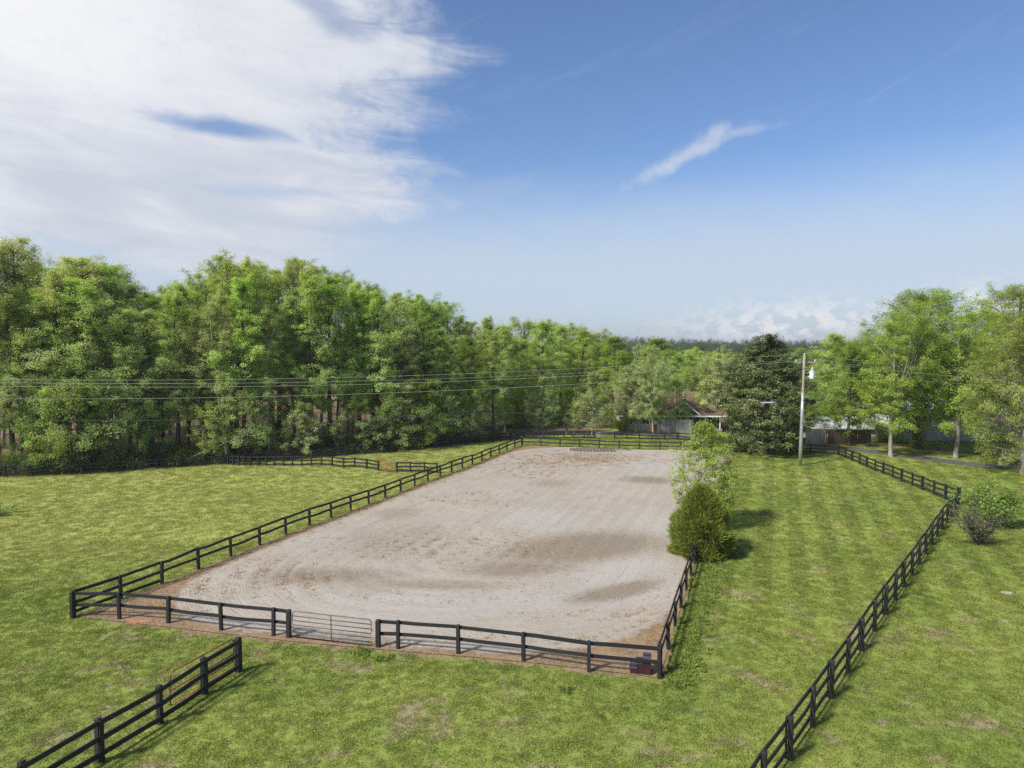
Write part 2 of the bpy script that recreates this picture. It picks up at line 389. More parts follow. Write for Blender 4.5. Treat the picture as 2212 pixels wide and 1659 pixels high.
# grass blades take the colour of the place they grow
m, t = new_mat('grass_blades'); M['blade'] = m
pos = t.n('ShaderNodeNewGeometry', out=0)
c = grass_colour(t, pos, True)
info = t.n('ShaderNodeObjectInfo', out=5)
c = t.n('ShaderNodeHueSaturation', {'Hue': t.m('ADD', 0.488, t.m('MULTIPLY', info, 0.022)), 'Value': t.m('ADD', 0.90, t.m('MULTIPLY', info, 0.25)), 'Color': c})
d = bsdf(t, c, 0.75, 0.15); tr = t.n('ShaderNodeBsdfTranslucent', {'Color': c})
finish(t, t.n('ShaderNodeMixShader', {0: 0.45, 1: d, 2: tr}))
m, t = new_mat('lush_blades'); M['lush'] = m
info = t.n('ShaderNodeObjectInfo', out=5)
c = t.mix(info, (0.17, 0.245, 0.045), (0.29, 0.35, 0.08))
finish(t, t.n('ShaderNodeMixShader', {0: 0.3, 1: bsdf(t, c, 0.7, 0.2), 2: t.n('ShaderNodeBsdfTranslucent', {'Color': c})}))
m, t = new_mat('dry_blades'); M['dry'] = m
info = t.n('ShaderNodeObjectInfo', out=5)
c = t.mix(info, (0.26, 0.155, 0.075), (0.42, 0.28, 0.14))
finish(t, bsdf(t, c, 0.9, 0.1))

# arena sand
m, t = new_mat('arena_sand'); M['sand'] = m
pos = t.n('ShaderNodeNewGeometry', out=0)
at = lambda k: t.n('ShaderNodeAttribute', attribute_name=k, out=2)
sandm, damp, trk, swl, swm, white = at('sand'), at('damp'), at('track'), at('swirl'), at('swirl_mask'), at('pale')
n1 = t.noise(pos, 0.35, 5, 0.6, 0.5); n2 = t.noise(pos, 2.2, 6, 0.68); n3 = t.noise(pos, 14.0, 4, 0.7)
c = t.mix(t.ramp(n1, 0.33, 0.67), (0.340, 0.302, 0.256), (0.387, 0.348, 0.298))
c = t.mix(t.ramp(n2, 0.52, 0.74, 0, 0.55), c, (0.250, 0.208, 0.162))
c = t.mix(t.m('MULTIPLY', white, 0.75), c, (0.395, 0.380, 0.362))
c = t.mix(t.ramp(t.m('ADD', damp, t.m('MULTIPLY', t.m('SUBTRACT', n2, 0.5), 0.6)), 0.12, 0.85, 0, 0.8), c, (0.205, 0.163, 0.120))
gz = t.noise(t.vec(t.m('MULTIPLY', trk, 9.0), t.m('MULTIPLY', n1, 6.0), 0.0), 1.0, 4, 0.7)
gz2 = t.noise(t.vec(t.m('MULTIPLY', swl, 9.0), t.m('MULTIPLY', n1, 6.0), 4.0), 1.0, 4, 0.7)
groove = t.mix(swm, gz, gz2)
groove = t.n('ShaderNodeSeparateColor', {0: groove}, out=0)
c = t.mix(t.ramp(groove, 0.52, 0.66, 0, 0.42), c, (0.215, 0.185, 0.155))
c = t.mix(t.ramp(groove, 0.47, 0.34, 0, 0.38), c, (0.395, 0.365, 0.335))
spk = t.noise(pos, 5.5, 5, 0.75)
c = t.mix(t.ramp(spk, 0.66, 0.72, 0, 0.7), c, (0.19, 0.135, 0.085))
smask = t.ramp(t.m('ADD', sandm, t.m('MULTIPLY', t.m('SUBTRACT', n2, 0.5), 0.8)), 0.38, 0.62)
c = t.mix(smask, soil_colour(t, pos), c)
hgt = t.m('ADD', t.m('MULTIPLY', groove, 1.0), t.m('ADD', t.m('MULTIPLY', n3, 0.6), t.m('MULTIPLY', n2, 1.2)))
bn = t.n('ShaderNodeBump', {'Strength': 0.75, 'Distance': 0.06, 'Height': hgt})
finish(t, bsdf(t, c, 0.95, 0.08, normal=bn))

# ------------------------------------------------------------------ layout
LF, RF, LB, RB = P(74, 616.6), P(659, 680), P(521.7, 445.8), P(730, 452)       # corners of the arena fence
RC, RN, RFAR = P(959, 504.6), P(790, 759), P(839, 455.6)                        # right hand paddock fence
WC = P(226.7, 465)                                                               # corner where cross fence meets wood fence
wood_pts = [P(-150, 486), P(4.8, 478), P(29, 477), WC, P(345.8, 457), P(383.4, 453.8), P(451, 446.7), P(493, 442), P(510, 440)]
far_pts = [P(510, 440), P(524, 438.3), P(538.5, 438.3), P(594, 439.5), P(678.5, 439), P(754, 447.5), P(796.6, 452.7), RFAR]
WX = np.array([p[0] for p in wood_pts]); WY = np.array([p[1] for p in wood_pts])


def wood_y(x): return np.where(np.asarray(x) < WX[0], WY[0] + (np.asarray(x) - WX[0]) * 0.3, np.interp(x, WX, WY))


def seg_dist(x, y, a, b):
    a = np.asarray(a); b = np.asarray(b); d = b - a; L2 = (d ** 2).sum()
    s = np.clip(((x - a[0]) * d[0] + (y - a[1]) * d[1]) / L2, 0, 1)
    return np.hypot(x - a[0] - s * d[0], y - a[1] - s * d[1])


ARENA = [LF, RF, RB, LB]


def arena_sd(x, y):
    """signed distance to the arena fence line, negative inside"""
    x = np.asarray(x, float); y = np.asarray(y, float)
    d = np.min([seg_dist(x, y, ARENA[i], ARENA[(i + 1) % 4]) for i in range(4)], 0)
    ins = np.ones(x.shape, bool)
    for i in range(4):
        a, b = ARENA[i], ARENA[(i + 1) % 4]
        ins &= ((b[0] - a[0]) * (y - a[1]) - (b[1] - a[1]) * (x - a[0])) > 0
    return np.where(ins, -d, d)


def litter_mask(x, y):
    w = np.clip((y - wood_y(x) - 1.0) / 3.0, 0, 1) * np.clip((16 - x) / 6, 0, 1)
    w = np.where((x > 1) & (y < 99), 0, w)
    w = np.maximum(w, np.clip((y - 103) / 5, 0, 1) * np.clip((46 - x) / 10, 0, 1))
    w = np.maximum(w, np.clip((y - 122) / 12, 0, 1))
    for (u, v, rx, ry) in [(975, 452, 9, 2.5), (880, 446, 9, 3.0), (940, 449, 6, 3)]:
        p = P(u, v); w = np.maximum(w, np.clip(1.25 - np.hypot((x - p[0]) / rx, (y - p[1]) / ry), 0, 1) * 0.62)
    return w


drive = np.array([(110, 30), (85, 46), (66, 60), P(998, 466.7), P(900, 455.5), P(855, 450.5), P(821, 446.8), P(780, 442), P(720, 438.2), P(640, 434.6), P(560, 431.5), P(480, 429)], float)


def drive_dist(x, y): return np.min([seg_dist(x, y, drive[i], drive[i + 1]) for i in range(len(drive) - 1)], 0)


def axis(lo, hi, step, out_lo, out_hi, grow=1.25):
    a = list(np.arange(lo, hi + 1e-6, step)); s = step
    while a[-1] < out_hi: s *= grow; a.append(a[-1] + s)
    s = step; b = []
    x = lo
    while x > out_lo: s *= grow; x -= s; b.append(x)
    return np.array(b[::-1] + a)


gx, gy = axis(-85, 85, 0.8, -3500, 3500), axis(-20, 125, 0.8, -900, 6000)
X, Y = np.meshgrid(gx, gy); X = X.ravel(); Y = Y.ravel()
nx, ny = len(gx), len(gy)
ii = (np.arange(ny - 1)[:, None] * nx + np.arange(nx - 1)[None, :]).ravel()
Q = np.stack([ii, ii + 1, ii + nx + 1, ii + nx], -1)
sd = arena_sd(X, Y)
soilA = np.clip(1.0 - sd / 0.75, 0, 1) * 0.85
soilA *= np.where(seg_dist(X, Y, LF, LB) < 2.0, 0.55, 1.0)
soilA = np.maximum(soilA, np.clip(1 - (drive_dist(X, Y) - 1.2) / 1.6, 0, 1) * 0.5)
me = mesh_np('ground', np.stack([X, Y, zt(X, Y)], -1), Q, [M['pasture']], True, {'litter': ('POINT', litter_mask(X, Y)), 'soil': ('POINT', soilA)})
tag(link('ground', me), kind='structure')

# riding arena: a sheet of sand over the ground
nu, nv = 110, 250
uu, vv = np.meshgrid(np.linspace(0, 1, nu), np.linspace(0, 1, nv)); uu = uu.ravel(); vv = vv.ravel()
A2 = np.array(ARENA)
ax = (1 - uu) * (1 - vv) * A2[0, 0] + uu * (1 - vv) * A2[1, 0] + uu * vv * A2[2, 0] + (1 - uu) * vv * A2[3, 0]
ay = (1 - uu) * (1 - vv) * A2[0, 1] + uu * (1 - vv) * A2[1, 1] + uu * vv * A2[2, 1] + (1 - uu) * vv * A2[3, 1]
Wd, Ld = 26.0, 58.0
sx, sy = uu * Wd, vv * Ld


def rbox(px, py, cx, cy, hx, hy, r):
    qx, qy = np.abs(px - cx) - hx + r, np.abs(py - cy) - hy + r
    return np.hypot(np.maximum(qx, 0), np.maximum(qy, 0)) + np.minimum(np.maximum(qx, qy), 0) - r


sandA = np.clip(0.5 - rbox(sx, sy, 13.25, 29.3, 12.35, 28.8, 7.0) / 1.5, 0, 1)
trackA = rbox(sx, sy, 13.2, 28.0, 11.0, 26.5, 10.0)


def st_of(u, v):
    p = P(u, v); k = np.argmin((ax - p[0]) ** 2 + (ay - p[1]) ** 2); return sx[k], sy[k]


def gblob(u, v, rx, ry, rot=0):
    p = P(u, v); c, s = math.cos(math.radians(rot)), math.sin(math.radians(rot))
    X_, Y_ = ax - p[0], ay - p[1]
    return np.clip(1.35 - np.hypot((X_ * c + Y_ * s) / rx, (Y_ * c - X_ * s) / ry), 0, 1)


k_ = 1024 / 2212
dampA = np.zeros_like(ax)
for (xd, yd, rx, ry, rot, w) in [(1260, 1180, 6.0, 3.4, 22, 1.0), (1120, 1225, 4.5, 2.0, 10, 0.7), (850, 1165, 6.5, 4.5, 60, 0.45), (700, 1245, 5.0, 1.8, 0, 0.7), (930, 1262, 6.0, 1.1, 0, 0.55),
                                 (1330, 1280, 3.4, 1.1, 30, 0.95), (860, 1110, 2.5, 3.0, 0, 0.5), (1400, 1040, 3.0, 2.2, 0, 0.8), (1190, 1045, 3.0, 3.0, 0, 0.5), (1290, 985, 6.5, 4.5, 0, 0.4)]:
    dampA = np.maximum(dampA, w * gblob(xd * k_, yd * k_, rx, ry, rot))
paleA = np.zeros_like(ax)
for (xd, yd, rx, ry, rot) in [(1150, 1300, 8, 1.6, 12), (1340, 1235, 4.0, 2.0, 35), (900, 1300, 6, 1.2, 0), (1180, 1120, 3, 3, 30), (1430, 1130, 2.5, 5, 20), (1420, 1010, 4, 6, 0)]:
    paleA = np.maximum(paleA, 0.8 * gblob(xd * k_, yd * k_, rx, ry, rot))
cs = st_of(1085 * k_, 1195 * k_)
swirlA = np.hypot((sx - cs[0] + 2.5) * 1.0, sy - cs[1])
swirlM = gblob(1050 * k_, 1195 * k_, 7.5, 5.5, 20)
ii = (np.arange(nv - 1)[:, None] * nu + np.arange(nu - 1)[None, :]).ravel()
Q = np.stack([ii, ii + 1, ii + nu + 1, ii + nu], -1)
wobble = 0.016 * np.sin(trackA * 5.0 + 2 * np.sin(sx * 0.4)) * np.clip(-rbox(sx, sy, 13, 29, 12, 28, 5), 0, 1)
me = mesh_np('riding_arena', np.stack([ax, ay, zt(ax, ay) + 0.035 + wobble], -1), Q, [M['sand']], True,
             {'sand': ('POINT', sandA), 'damp': ('POINT', dampA), 'track': ('POINT', trackA), 'swirl': ('POINT', swirlA), 'swirl_mask': ('POINT', swirlM), 'pale': ('POINT', paleA)})
tag(link('riding_arena', me), kind='structure')

# driveway
dd = np.concatenate([np.linspace(drive[i], drive[i + 1], 8, endpoint=False) for i in range(len(drive) - 1)] + [drive[-1:]])
for _ in range(6): dd[1:-1] = 0.25 * dd[:-2] + 0.5 * dd[1:-1] + 0.25 * dd[2:]
tg = np.gradient(dd, axis=0); tg /= np.linalg.norm(tg, axis=1, keepdims=True); nn = np.stack([-tg[:, 1], tg[:, 0]], -1)
cols = []
for s in (-1.55, -0.8, 0.0, 0.8, 1.55):
    jit = 0.12 * np.sin(np.arange(len(dd)) * 1.7 + s) if abs(s) > 1 else 0
    p = dd + nn * (s + jit)[:, None] if not np.isscalar(jit) else dd + nn * s
    cols.append(np.column_stack([p, zt(p[:, 0], p[:, 1]) + 0.03 + 0.02 * (1 - abs(s) / 1.55)]))
V = np.stack(cols, 1).reshape(-1, 3)
ii = (np.arange(len(dd) - 1)[:, None] * 5 + np.arange(4)[None, :]).ravel()
tag(link('driveway', mesh_np('driveway', V, np.stack([ii, ii + 1, ii + 6, ii + 5], -1), [M['asphalt']], True)), kind='structure')

# ------------------------------------------------------------------ fences
def post_mesh():
    mb = MB(); h = 0.5; b = 0.42
    mb.add([(-h, -h, -0.06), (h, -h, -0.06), (h, h, -0.06), (-h, h, -0.06), (-h, -h, 0.975), (h, -h, 0.975), (h, h, 0.975), (-h, h, 0.975), (-b, -b, 1.0), (b, -b, 1.0), (b, b, 1.0), (-b, b, 1.0)],
           [(3, 2, 1, 0), (0, 1, 5, 4), (1, 2, 6, 5), (2, 3, 7, 6), (3, 0, 4, 7), (4, 5, 9, 8), (5, 6, 10, 9), (6, 7, 11, 10), (7, 4, 8, 11), (8, 9, 10, 11)])
    me = bpy.data.meshes.new('post'); me.from_pydata(np.concatenate(mb.V).tolist(), [], mb.F); me.materials.append(M['board']); return me


def rail_mesh(sag):
    xs = np.linspace(0, 1, 5); V = []; Fq = []
    for i, x in enumerate(xs):
        dzz = sag * math.sin(math.pi * x) + 0.35 * sag * math.sin(2 * math.pi * x)
        V += [(x, -0.5, -0.5 + dzz), (x, 0.5, -0.5 + dzz), (x, 0.5, 0.5 + dzz), (x, -0.5, 0.5 + dzz)]
        if i:
            a = 4 * (i - 1); b = 4 * i
            Fq += [(a + j, a + (j + 1) % 4, b + (j + 1) % 4, b + j) for j in range(4)]
    Fq += [(3, 2, 1, 0), (16, 17, 18, 19)]
    me = bpy.data.meshes.new('rail'); me.from_pydata(V, [], [f[::-1] for f in Fq]); me.materials.append(M['board']); return me


POST = post_mesh(); RAILS = [rail_mesh(s) for s in (0.0, -0.08, 0.06, -0.2, 0.15, -0.36)]


def board_fence(label, pts, height, rails, side=1, post_w=0.13, batten=0, rail_h=0.145, group='black board fences', thick=(), wave=6, gaps=(), third_to=None, end_posts=True, h_end=None):
    """pts: feet of the posts in order; rails: heights as shares of the post height"""
    pts = [np.asarray(p, float) for p in pts]
    root = thing('board_fence', label, 'fence', ground(pts[0]), 0, group)
    base = root.location
    hs = [height + ((h_end or height) - height) * i / max(1, len(pts) - 1) for i in range(len(pts))]
    hd = [math.atan2(*(pts[min(i + 1, len(pts) - 1)] - pts[max(i - 1, 0)])[::-1]) for i in range(len(pts))]
    tops = []
    for i, p in enumerate(pts):
        g0 = ground(p); h = hs[i] * random.uniform(0.98, 1.03); w = post_w * (1.3 if i in thick else random.uniform(0.94, 1.06))
        if end_posts or i not in (0, len(pts) - 1):
            link('post', POST, root, g0 - base, (random.gauss(0, 0.010), random.gauss(0, 0.010), hd[i] + random.gauss(0, 0.03)), (w, w, h + 0.03))
        tops.append((g0, h))
        if batten and i % 2 == (batten - 1):
            off = Vector((-math.sin(hd[i]), math.cos(hd[i]), 0)) * side * (w / 2 + 0.062)
            link('batten', POST, root, g0 - base + off + Vector((0, 0, 0.10)), (0, 0, hd[i]), (0.15, 0.03, h - 0.10))
    for i in range(len(pts) - 1):
        if i in gaps: continue
        (a, ha), (b, hb) = tops[i], tops[i + 1]
        L = (b - a).length; ang = math.atan2(b.y - a.y, b.x - a.x)
        off = Vector((-math.sin(ang), math.cos(ang), 0)) * side * (post_w / 2 + 0.024)
        for k, fr in enumerate(rails):
            if third_to is not None and k == 2 and i >= third_to: continue
            za = a.z + ha * fr - rail_h * 0.5 + random.gauss(0, 0.012); zb = b.z + hb * fr - rail_h * 0.5 + random.gauss(0, 0.012)
            pa = Vector((a.x, a.y, za)) + off
            pit = math.atan2(zb - za, L)
            link('rail', random.choice(RAILS[:wave]), root, pa - base + Vector((0, 0, 0)), (0, -pit, ang), (math.hypot(L, zb - za) - 0.004, 0.042, rail_h * random.uniform(0.94, 1.04)))
    return root


def along(a, b, n): return [np.asarray(a) + (np.asarray(b) - np.asarray(a)) * i / n for i in range(n + 1)]


D = lambda x, y: P(x * k_, y * k_)
two = (0.985, 0.56)
left_pts = along(LF, LB, 24)
board_fence('long two-rail black fence down the left side of the sand arena', left_pts, 1.24, (0.985, 0.60, 0.24), 1, third_to=2, h_end=1.06)
front_l = [LF + (0.02, -0.17), D(258, 1337), D(364, 1345), D(478, 1360), D(591, 1371), D(624, 1375)]
board_fence('short two-rail black fence along arena front, left of the tube gate', front_l, 1.22, two, 1, thick=(5,), wave=4)
front_r = [D(817, 1398), D(860, 1403), D(990, 1417), D(1131, 1435), D(1272, 1457), RF]
board_fence('two-rail black fence along arena front, between gate and mounting steps', front_r, 1.17, two, 1, thick=(0,), wave=3)
rdir = (RB - RF) / np.linalg.norm(RB - RF)
right_pts = [RF + rdir * s for s in (0.28, 2.7, 5.1, 7.5, 10.0, 12.4, 14.6)]
board_fence('two-rail black fence on arena right side, ending in the cedar bush', right_pts, 1.16, two, 1)
fdir = RB - LB
board_fence('two-rail black fence across the far end of the sand arena', [LB + (0.12, -0.04)] + along(LB, RB + fdir * 0.16, 12)[1:], 1.05, two, -1)
near_pts = along(RC, RN, 18); sp = near_pts[-1] - near_pts[-2]
near_pts += [near_pts[-1] + sp * i for i in (1, 2)]
three = (0.985, 0.62, 0.26)
board_fence('three-rail black fence climbing from bottom edge beside right lawn', near_pts, 1.34, three, -1, 0.14, batten=1, thick=(0,))
board_fence('three-rail black fence from right paddock corner back to the driveway', [RC + (0.03, 0.17)] + along(RC, RFAR, 13)[1:], 1.22, three, 1, 0.13, batten=2, h_end=1.08)
back = along(far_pts[-1], far_pts[-2], 3) + along(far_pts[-2], far_pts[-3], 3)[1:] + along(far_pts[-3], far_pts[-4], 4)[1:]
board_fence('three-rail black fence passing behind the magnolia and utility pole', [back[0] + (-0.16, 0.02)] + back[1:], 1.1, three, 1, h_end=0.98)
gateL, gateR = P(594.3, 439.3), P(614.5, 439.2)
board_fence('three-rail black fence behind arena end, right of the far grey gate', along(gateR, far_pts[4] + (-0.2, 0), 5), 0.98, three, -1, thick=(0,))
board_fence('three-rail black fence behind arena end, left of the far grey gate', along(P(511.5, 439.8), P(524, 438.4), 2) + along(P(524, 438.4), gateL, 7)[1:], 0.96, three, -1, thick=(9,))
wl = []
for a, b in zip(wood_pts[:3], wood_pts[1:4]): wl += along(a, b, max(1, int(np.linalg.norm(b - a) / 1.95)))[:-1]
board_fence('dark three-rail fence along foot of the wood, left of the cross fence', wl + [WC], 1.04, three, 1)
wr = []
for a, b in zip(wood_pts[3:-1], wood_pts[4:]): wr += along(a, b, max(1, int(round(np.linalg.norm(b - a) / 2.1))))[:-1]
board_fence('dark three-rail fence along foot of the wood, right of the cross fence', [WC + (0.14, 0.10)] + wr[1:] + [wood_pts[-1]], 1.02, three, 1)
Z6 = lambda x, y: P((600 + x / 2.765) / 3, (1330 + y / 2.765) / 3)
cross = [Z6(232, 182), Z6(275, 186), Z6(320, 190), Z6(365, 191), Z6(417, 191), Z6(482, 191), Z6(550, 191), Z6(617, 191), Z6(692, 191), Z6(768, 190), Z6(845, 190), Z6(926, 190), Z6(1008, 188), Z6(1097, 191), Z6(1190, 203), Z6(1283, 201), Z6(1383, 210), Z6(1480, 226)]
board_fence('three-rail black cross fence from the wood to the red gate', cross, 1.0, three, 1, 0.125)
board_fence('short three-rail black fence between red gate and sand arena', [Z6(1633, 242), Z6(1745, 243), Z6(1862, 246), Z6(1968, 249)], 1.03, three, 1, 0.13, thick=(0,))
Z9 = lambda x, y: P((x / 2.9105) / 3, (1940 + y / 2.9105) / 3)
fg = [Z9(2085, 203), Z9(1778, 402), Z9(1397, 668), Z9(865, 1010)]
fg += [fg[-1] + (fg[-1] - fg[-2]) * i for i in (1, 2, 3)]
board_fence('three-rail black fence stub in bottom left corner of the grass', fg, 1.30, three, 1, 0.15, batten=2, thick=(0,), rail_h=0.16, wave=3)


def tube_gate(label, a, b, h, nbars, mat, r=0.022, lift=0.10, uprights=1, group='tube gates'):
    a = np.asarray(a, float); b = np.asarray(b, float); L = float(np.linalg.norm(b - a)); ang = math.atan2(*(b - a)[::-1])
    root = thing('tube_gate', label, 'gate', ground(a), ang, group)
    c = 0.16; pts = []
    for (cx, cz, a0) in [(c, lift, None), (L - c, lift, None)]: pass
    for cx, cz, st in [(L - c, h - c, 0), (c, h - c, 90)]:
        for k in range(6):
            th = math.radians(st + 90 * k / 5); pts.append((cx + c * math.cos(th), 0, cz + c * math.sin(th)))
    pts += [(0, 0, lift), (L, 0, lift)]
    MB().tube(pts, r, 6, True).build('frame', mat, root, smooth=True)
    for i in range(nbars):
        f = (i + 1) / (nbars + 1); z = lift + (h - lift) * (f ** 1.12)
        MB().tube([(r, 0, z), (L / 2, 0, z - 0.004), (L - r, 0, z)], r * 0.9, 6).build('bar', mat, root, smooth=True)
    for i in range(uprights):
        x = L * (i + 1) / (uprights + 1)
        MB().box(x - 0.02, x + 0.02, -r - 0.012, -r, lift, h).build('upright', mat, root)
    for z in (lift + 0.2, h - 0.3):
        MB().box(-0.07, -0.01, -0.02, 0.02, z, z + 0.06).build('hinge', M['iron'], root)
    MB().box(L - 0.01, L + 0.06, -0.03, 0.03, h * 0.6, h * 0.6 + 0.05).build('latch', M['iron'], root)
    return root


gd = front_r[0] - front_l[-1]; gd /= np.linalg.norm(gd)
tube_gate('black tube gate in the front fence of the sand arena', front_l[-1] + gd * 0.19, front_r[0] - gd * 0.30, 1.20, 5, M['tube_black'])
tube_gate('rusty red tube gate swung back behind the bottom left fence', P(170.6, 709), P(234, 670.5), 1.30, 3, M['tube_red'], 0.026, 0.16)
tube_gate('red tube gate in the cross fence at the left pasture', Z6(1490, 228), Z6(1618, 240), 1.06, 5, M['tube_red'], 0.032, 0.06)
tube_gate('far grey tube gate behind the end of the arena', gateL + (0.14, 0), gateR - (0.14, 0), 0.98, 4, M['tube_grey'], 0.024, 0.10)

# ------------------------------------------------------------------ mounting steps, harrow, marker post, mailbox
pm = P(641.5, 678)
st = thing('mounting_block', 'maroon wooden mounting steps inside the arena front right corner', 'steps', ground(pm), math.radians(-12))
st.location.y += 0.35
for i, (x0, h) in enumerate(((-0.36, 0.26), (-0.10, 0.46), (0.14, 0.66))):
    x1 = (-0.10, 0.14, 0.42)[i]
    MB().box(x0, x1 - 0.003, -0.27, 0.27, 0, h - 0.035).build('step_body', M['maroon'], st)
    MB().box(x0 - 0.03, x1 - 0.004, -0.30, 0.30, h - 0.034, h).build('tread', M['maroon_top'], st)
ph = P((1480 + 1700 / 5.53) / 3, (1220 + 718 / 5.53) / 3)
hr = thing('drag_harrow', 'flat rusty drag harrow lying on the sand near the far fence', 'harrow', ground(ph) + Vector((0, 0, 0.04)), math.radians(-4))
for x in np.linspace(-3.0, 2.2, 14):
    MB().box(x - 0.05, x + 0.05, -1.0, 1.0, 0.0, 0.06).build('slat', M['iron'], hr)
for y in (-0.95, 0.0, 0.95):
    MB().box(-3.1, 2.3, y - 0.05, y + 0.05, 0.061, 0.11).build('beam', M['iron'], hr)
MB().tube([(2.3, -0.95, 0.2), (4.2, 0, 0.08), (2.3, 0.95, 0.2)], 0.03, 6).build('tow_bar', M['iron'], hr)
pw = P((2700 + 1780 / 5.946) / 3, (1180 + 1335 / 5.946) / 3)
wb = thing('yard_marker', 'small white marker on a short stake beside the driveway', 'marker', ground(pw))
MB().box(-0.025, 0.025, -0.02, 0.02, 0, 0.35).build('stake', M['iron'], wb)
MB().prism([(-0.26, 0.30), (0.10, 0.30), (0.12, 0.46), (0.28, 0.44), (0.26, 0.72), (-0.22, 0.76)], 'y', -0.05, -0.021).build('plate', M['white_paint'], wb)
MB().prism([(0.16, 0.34), (0.36, 0.36), (0.38, 0.62), (0.18, 0.64)], 'y', 0.021, 0.05).build('plate', M['white_paint'], wb)
pmb = P(566.3, 436.8)
mb_ = thing('mailbox', 'small navy blue mailbox on a post behind the far fence', 'mailbox', ground(pmb), 0.3)
MB().box(-0.05, 0.05, -0.05, 0.05, 0, 0.86).build('post', M['pole_wood'], mb_)
arc = [(-0.17, 0.862)] + [(0.17 * math.cos(a), 1.03 + 0.17 * math.sin(a)) for a in np.linspace(math.pi, 0, 8)] + [(0.17, 0.862)]
MB().prism(arc, 'y', -0.28, 0.28).build('box', M['navy'], mb_)
MB().box(0.175, 0.19, -0.1, -0.06, 1.0, 1.25).build('flag', M['maroon'], mb_)
# patches of bare clay and stones
for (u, v, rx, ry, lab) in [(139, 620.8, 0.62, 0.3, 'bare red clay mound outside the arena front left fence')]:
    p = P(u, v); V = []; Fq = []; n = 16
    for j, (rr, hh) in enumerate(((1.0, 0.0), (0.75, 0.05), (0.4, 0.09), (0.02, 0.10))):
        for i in range(n):
            a = 2 * math.pi * i / n; w = 1 + 0.22 * math.sin(3 * a + 1) + 0.1 * math.sin(7 * a)
            V.append((rx * rr * w * math.cos(a), ry * rr * w * math.sin(a), hh + 0.01))
    for j in range(3):
        for i in range(n): Fq.append((j * n + i, j * n + (i + 1) % n, (j + 1) * n + (i + 1) % n, (j + 1) * n + i))
    me = bpy.data.meshes.new('clay_mound'); me.from_pydata(V, [], Fq); me.materials.append(M['red_clay'])
    tag(link('clay_mound', me, None, ground(p)), lab, 'mound')
pst = P(1007, 593)
V, Q = [], []
for j in range(5):
    for i in range(12):
        a = 2 * math.pi * i / 12; ph_ = j / 4 * math.pi / 2
        w = 1 + 0.15 * math.sin(2 * a + j) + 0.08 * math.sin(5 * a)
        V.append((0.32 * w * math.cos(ph_) * math.cos(a), 0.24 * w * math.cos(ph_) * math.sin(a), 0.10 * math.sin(ph_) - 0.02))
for j in range(4):
    for i in range(12): Q.append((j * 12 + i, j * 12 + (i + 1) % 12, (j + 1) * 12 + (i + 1) % 12, (j + 1) * 12 + i))
me = bpy.data.meshes.new('flat_stone'); me.from_pydata(V, [], Q); me.materials.append(M['stone'])
tag(link('flat_stone', me, None, ground(pst)), 'flat pale stone in the grass right of the fence', 'stone')

# ------------------------------------------------------------------ utility pole and lines
pb = P(800, 466); PB = ground(pb)
up = thing('utility_pole', 'tall utility pole with silver sleeve and white transformer', 'pole', PB)
lean = 0.20
def pz(z): return (lean * z / 11.4, 0, z)
MB().tube([pz(z) for z in (-0.1, 3, 6, 7.4, 9, 11.4)], [0.16, 0.152, 0.145, 0.14, 0.13, 0.115], 12).build('pole', M['pole_wood'], up, smooth=True)
MB().tube([pz(z) for z in (0.0, 2.5, 5.0, 7.55)], [0.185, 0.178, 0.172, 0.166], 14).build('steel_sleeve', M['steel'], up, smooth=True)
MB().box(-0.75, 1.55, 0.16, 0.27, 10.62, 10.74).build('crossarm', M['pole_wood'], up)
for x, z in ((0.2, 11.4), (-0.55, 10.742), (1.38, 10.742)):
    y = 0.0 if z > 11 else 0.215
    MB().tube([(x, y, z), (x, y, z + 0.06), (x, y, z + 0.10), (x, y, z + 0.18), (x, y, z + 0.24)], [0.03, 0.07, 0.05, 0.075, 0.03], 10).build('insulator', M['ceramic'], up, smooth=True)
tx, ty = 1.02, 0.0
tr_ = MB().tube([(tx, ty, 8.98), (tx, ty, 9.02), (tx, ty, 9.7), (tx, ty, 9.74)], [0.23, 0.25, 0.25, 0.23], 18).build('transformer', M['white_paint'], up, smooth=True)
MB().tube([(tx, ty, 9.741), (tx, ty, 9.80), (tx, ty, 9.84)], [0.28, 0.28, 0.18], 18).build('lid', M['white_paint'], tr_, smooth=True)
MB().tube([(tx, ty, 9.841), (tx, ty, 9.92), (tx, ty, 10.0), (tx, ty, 10.06), (tx, ty, 10.18)], [0.05, 0.09, 0.06, 0.09, 0.04], 10).build('bushing', M['ceramic'], tr_, smooth=True)
for z in (9.2, 9.56):
    for s in (-1, 1): MB().box(tx + s * 0.33 - 0.08, tx + s * 0.33 + 0.08, ty - 0.05, ty + 0.05, z, z + 0.09).build('lug', M['white_paint'], tr_)
for z in (9.12, 9.62): MB().box(0.28, tx - 0.24, -0.05, 0.05, z - 0.08, z - 0.01).build('bracket', M['steel'], up)
# lines towards the left; heights along the span as a parabola
LX, LY = -80.0, 60.0


def span(name, label, co, y0, r, mat, x0=0.0, right=None):
    root = thing(name, label, 'cable' if 'cable' in name else 'wire', PB, 0, 'overhead lines')
    s = np.linspace(0, 1.0, 60)
    ptsl = np.column_stack([(LX - pb[0]) * s + x0 * (1 - s), (LY - pb[1]) * s + y0, co[0] * s * s + co[1] * s + co[2]])
    MB().tube(ptsl, r, 5).build('left_span', mat, root, smooth=True)
    if right is not None:
        ex, ey, ez, sg = right
        pr = np.column_stack([x0 + (ex - x0) * s, y0 + (ey - y0) * s, co[2] + (ez - co[2]) * s - 4 * sg * s * (1 - s)])
        MB().tube(pr, r, 5).build('right_span', mat, root, smooth=True)
    return root


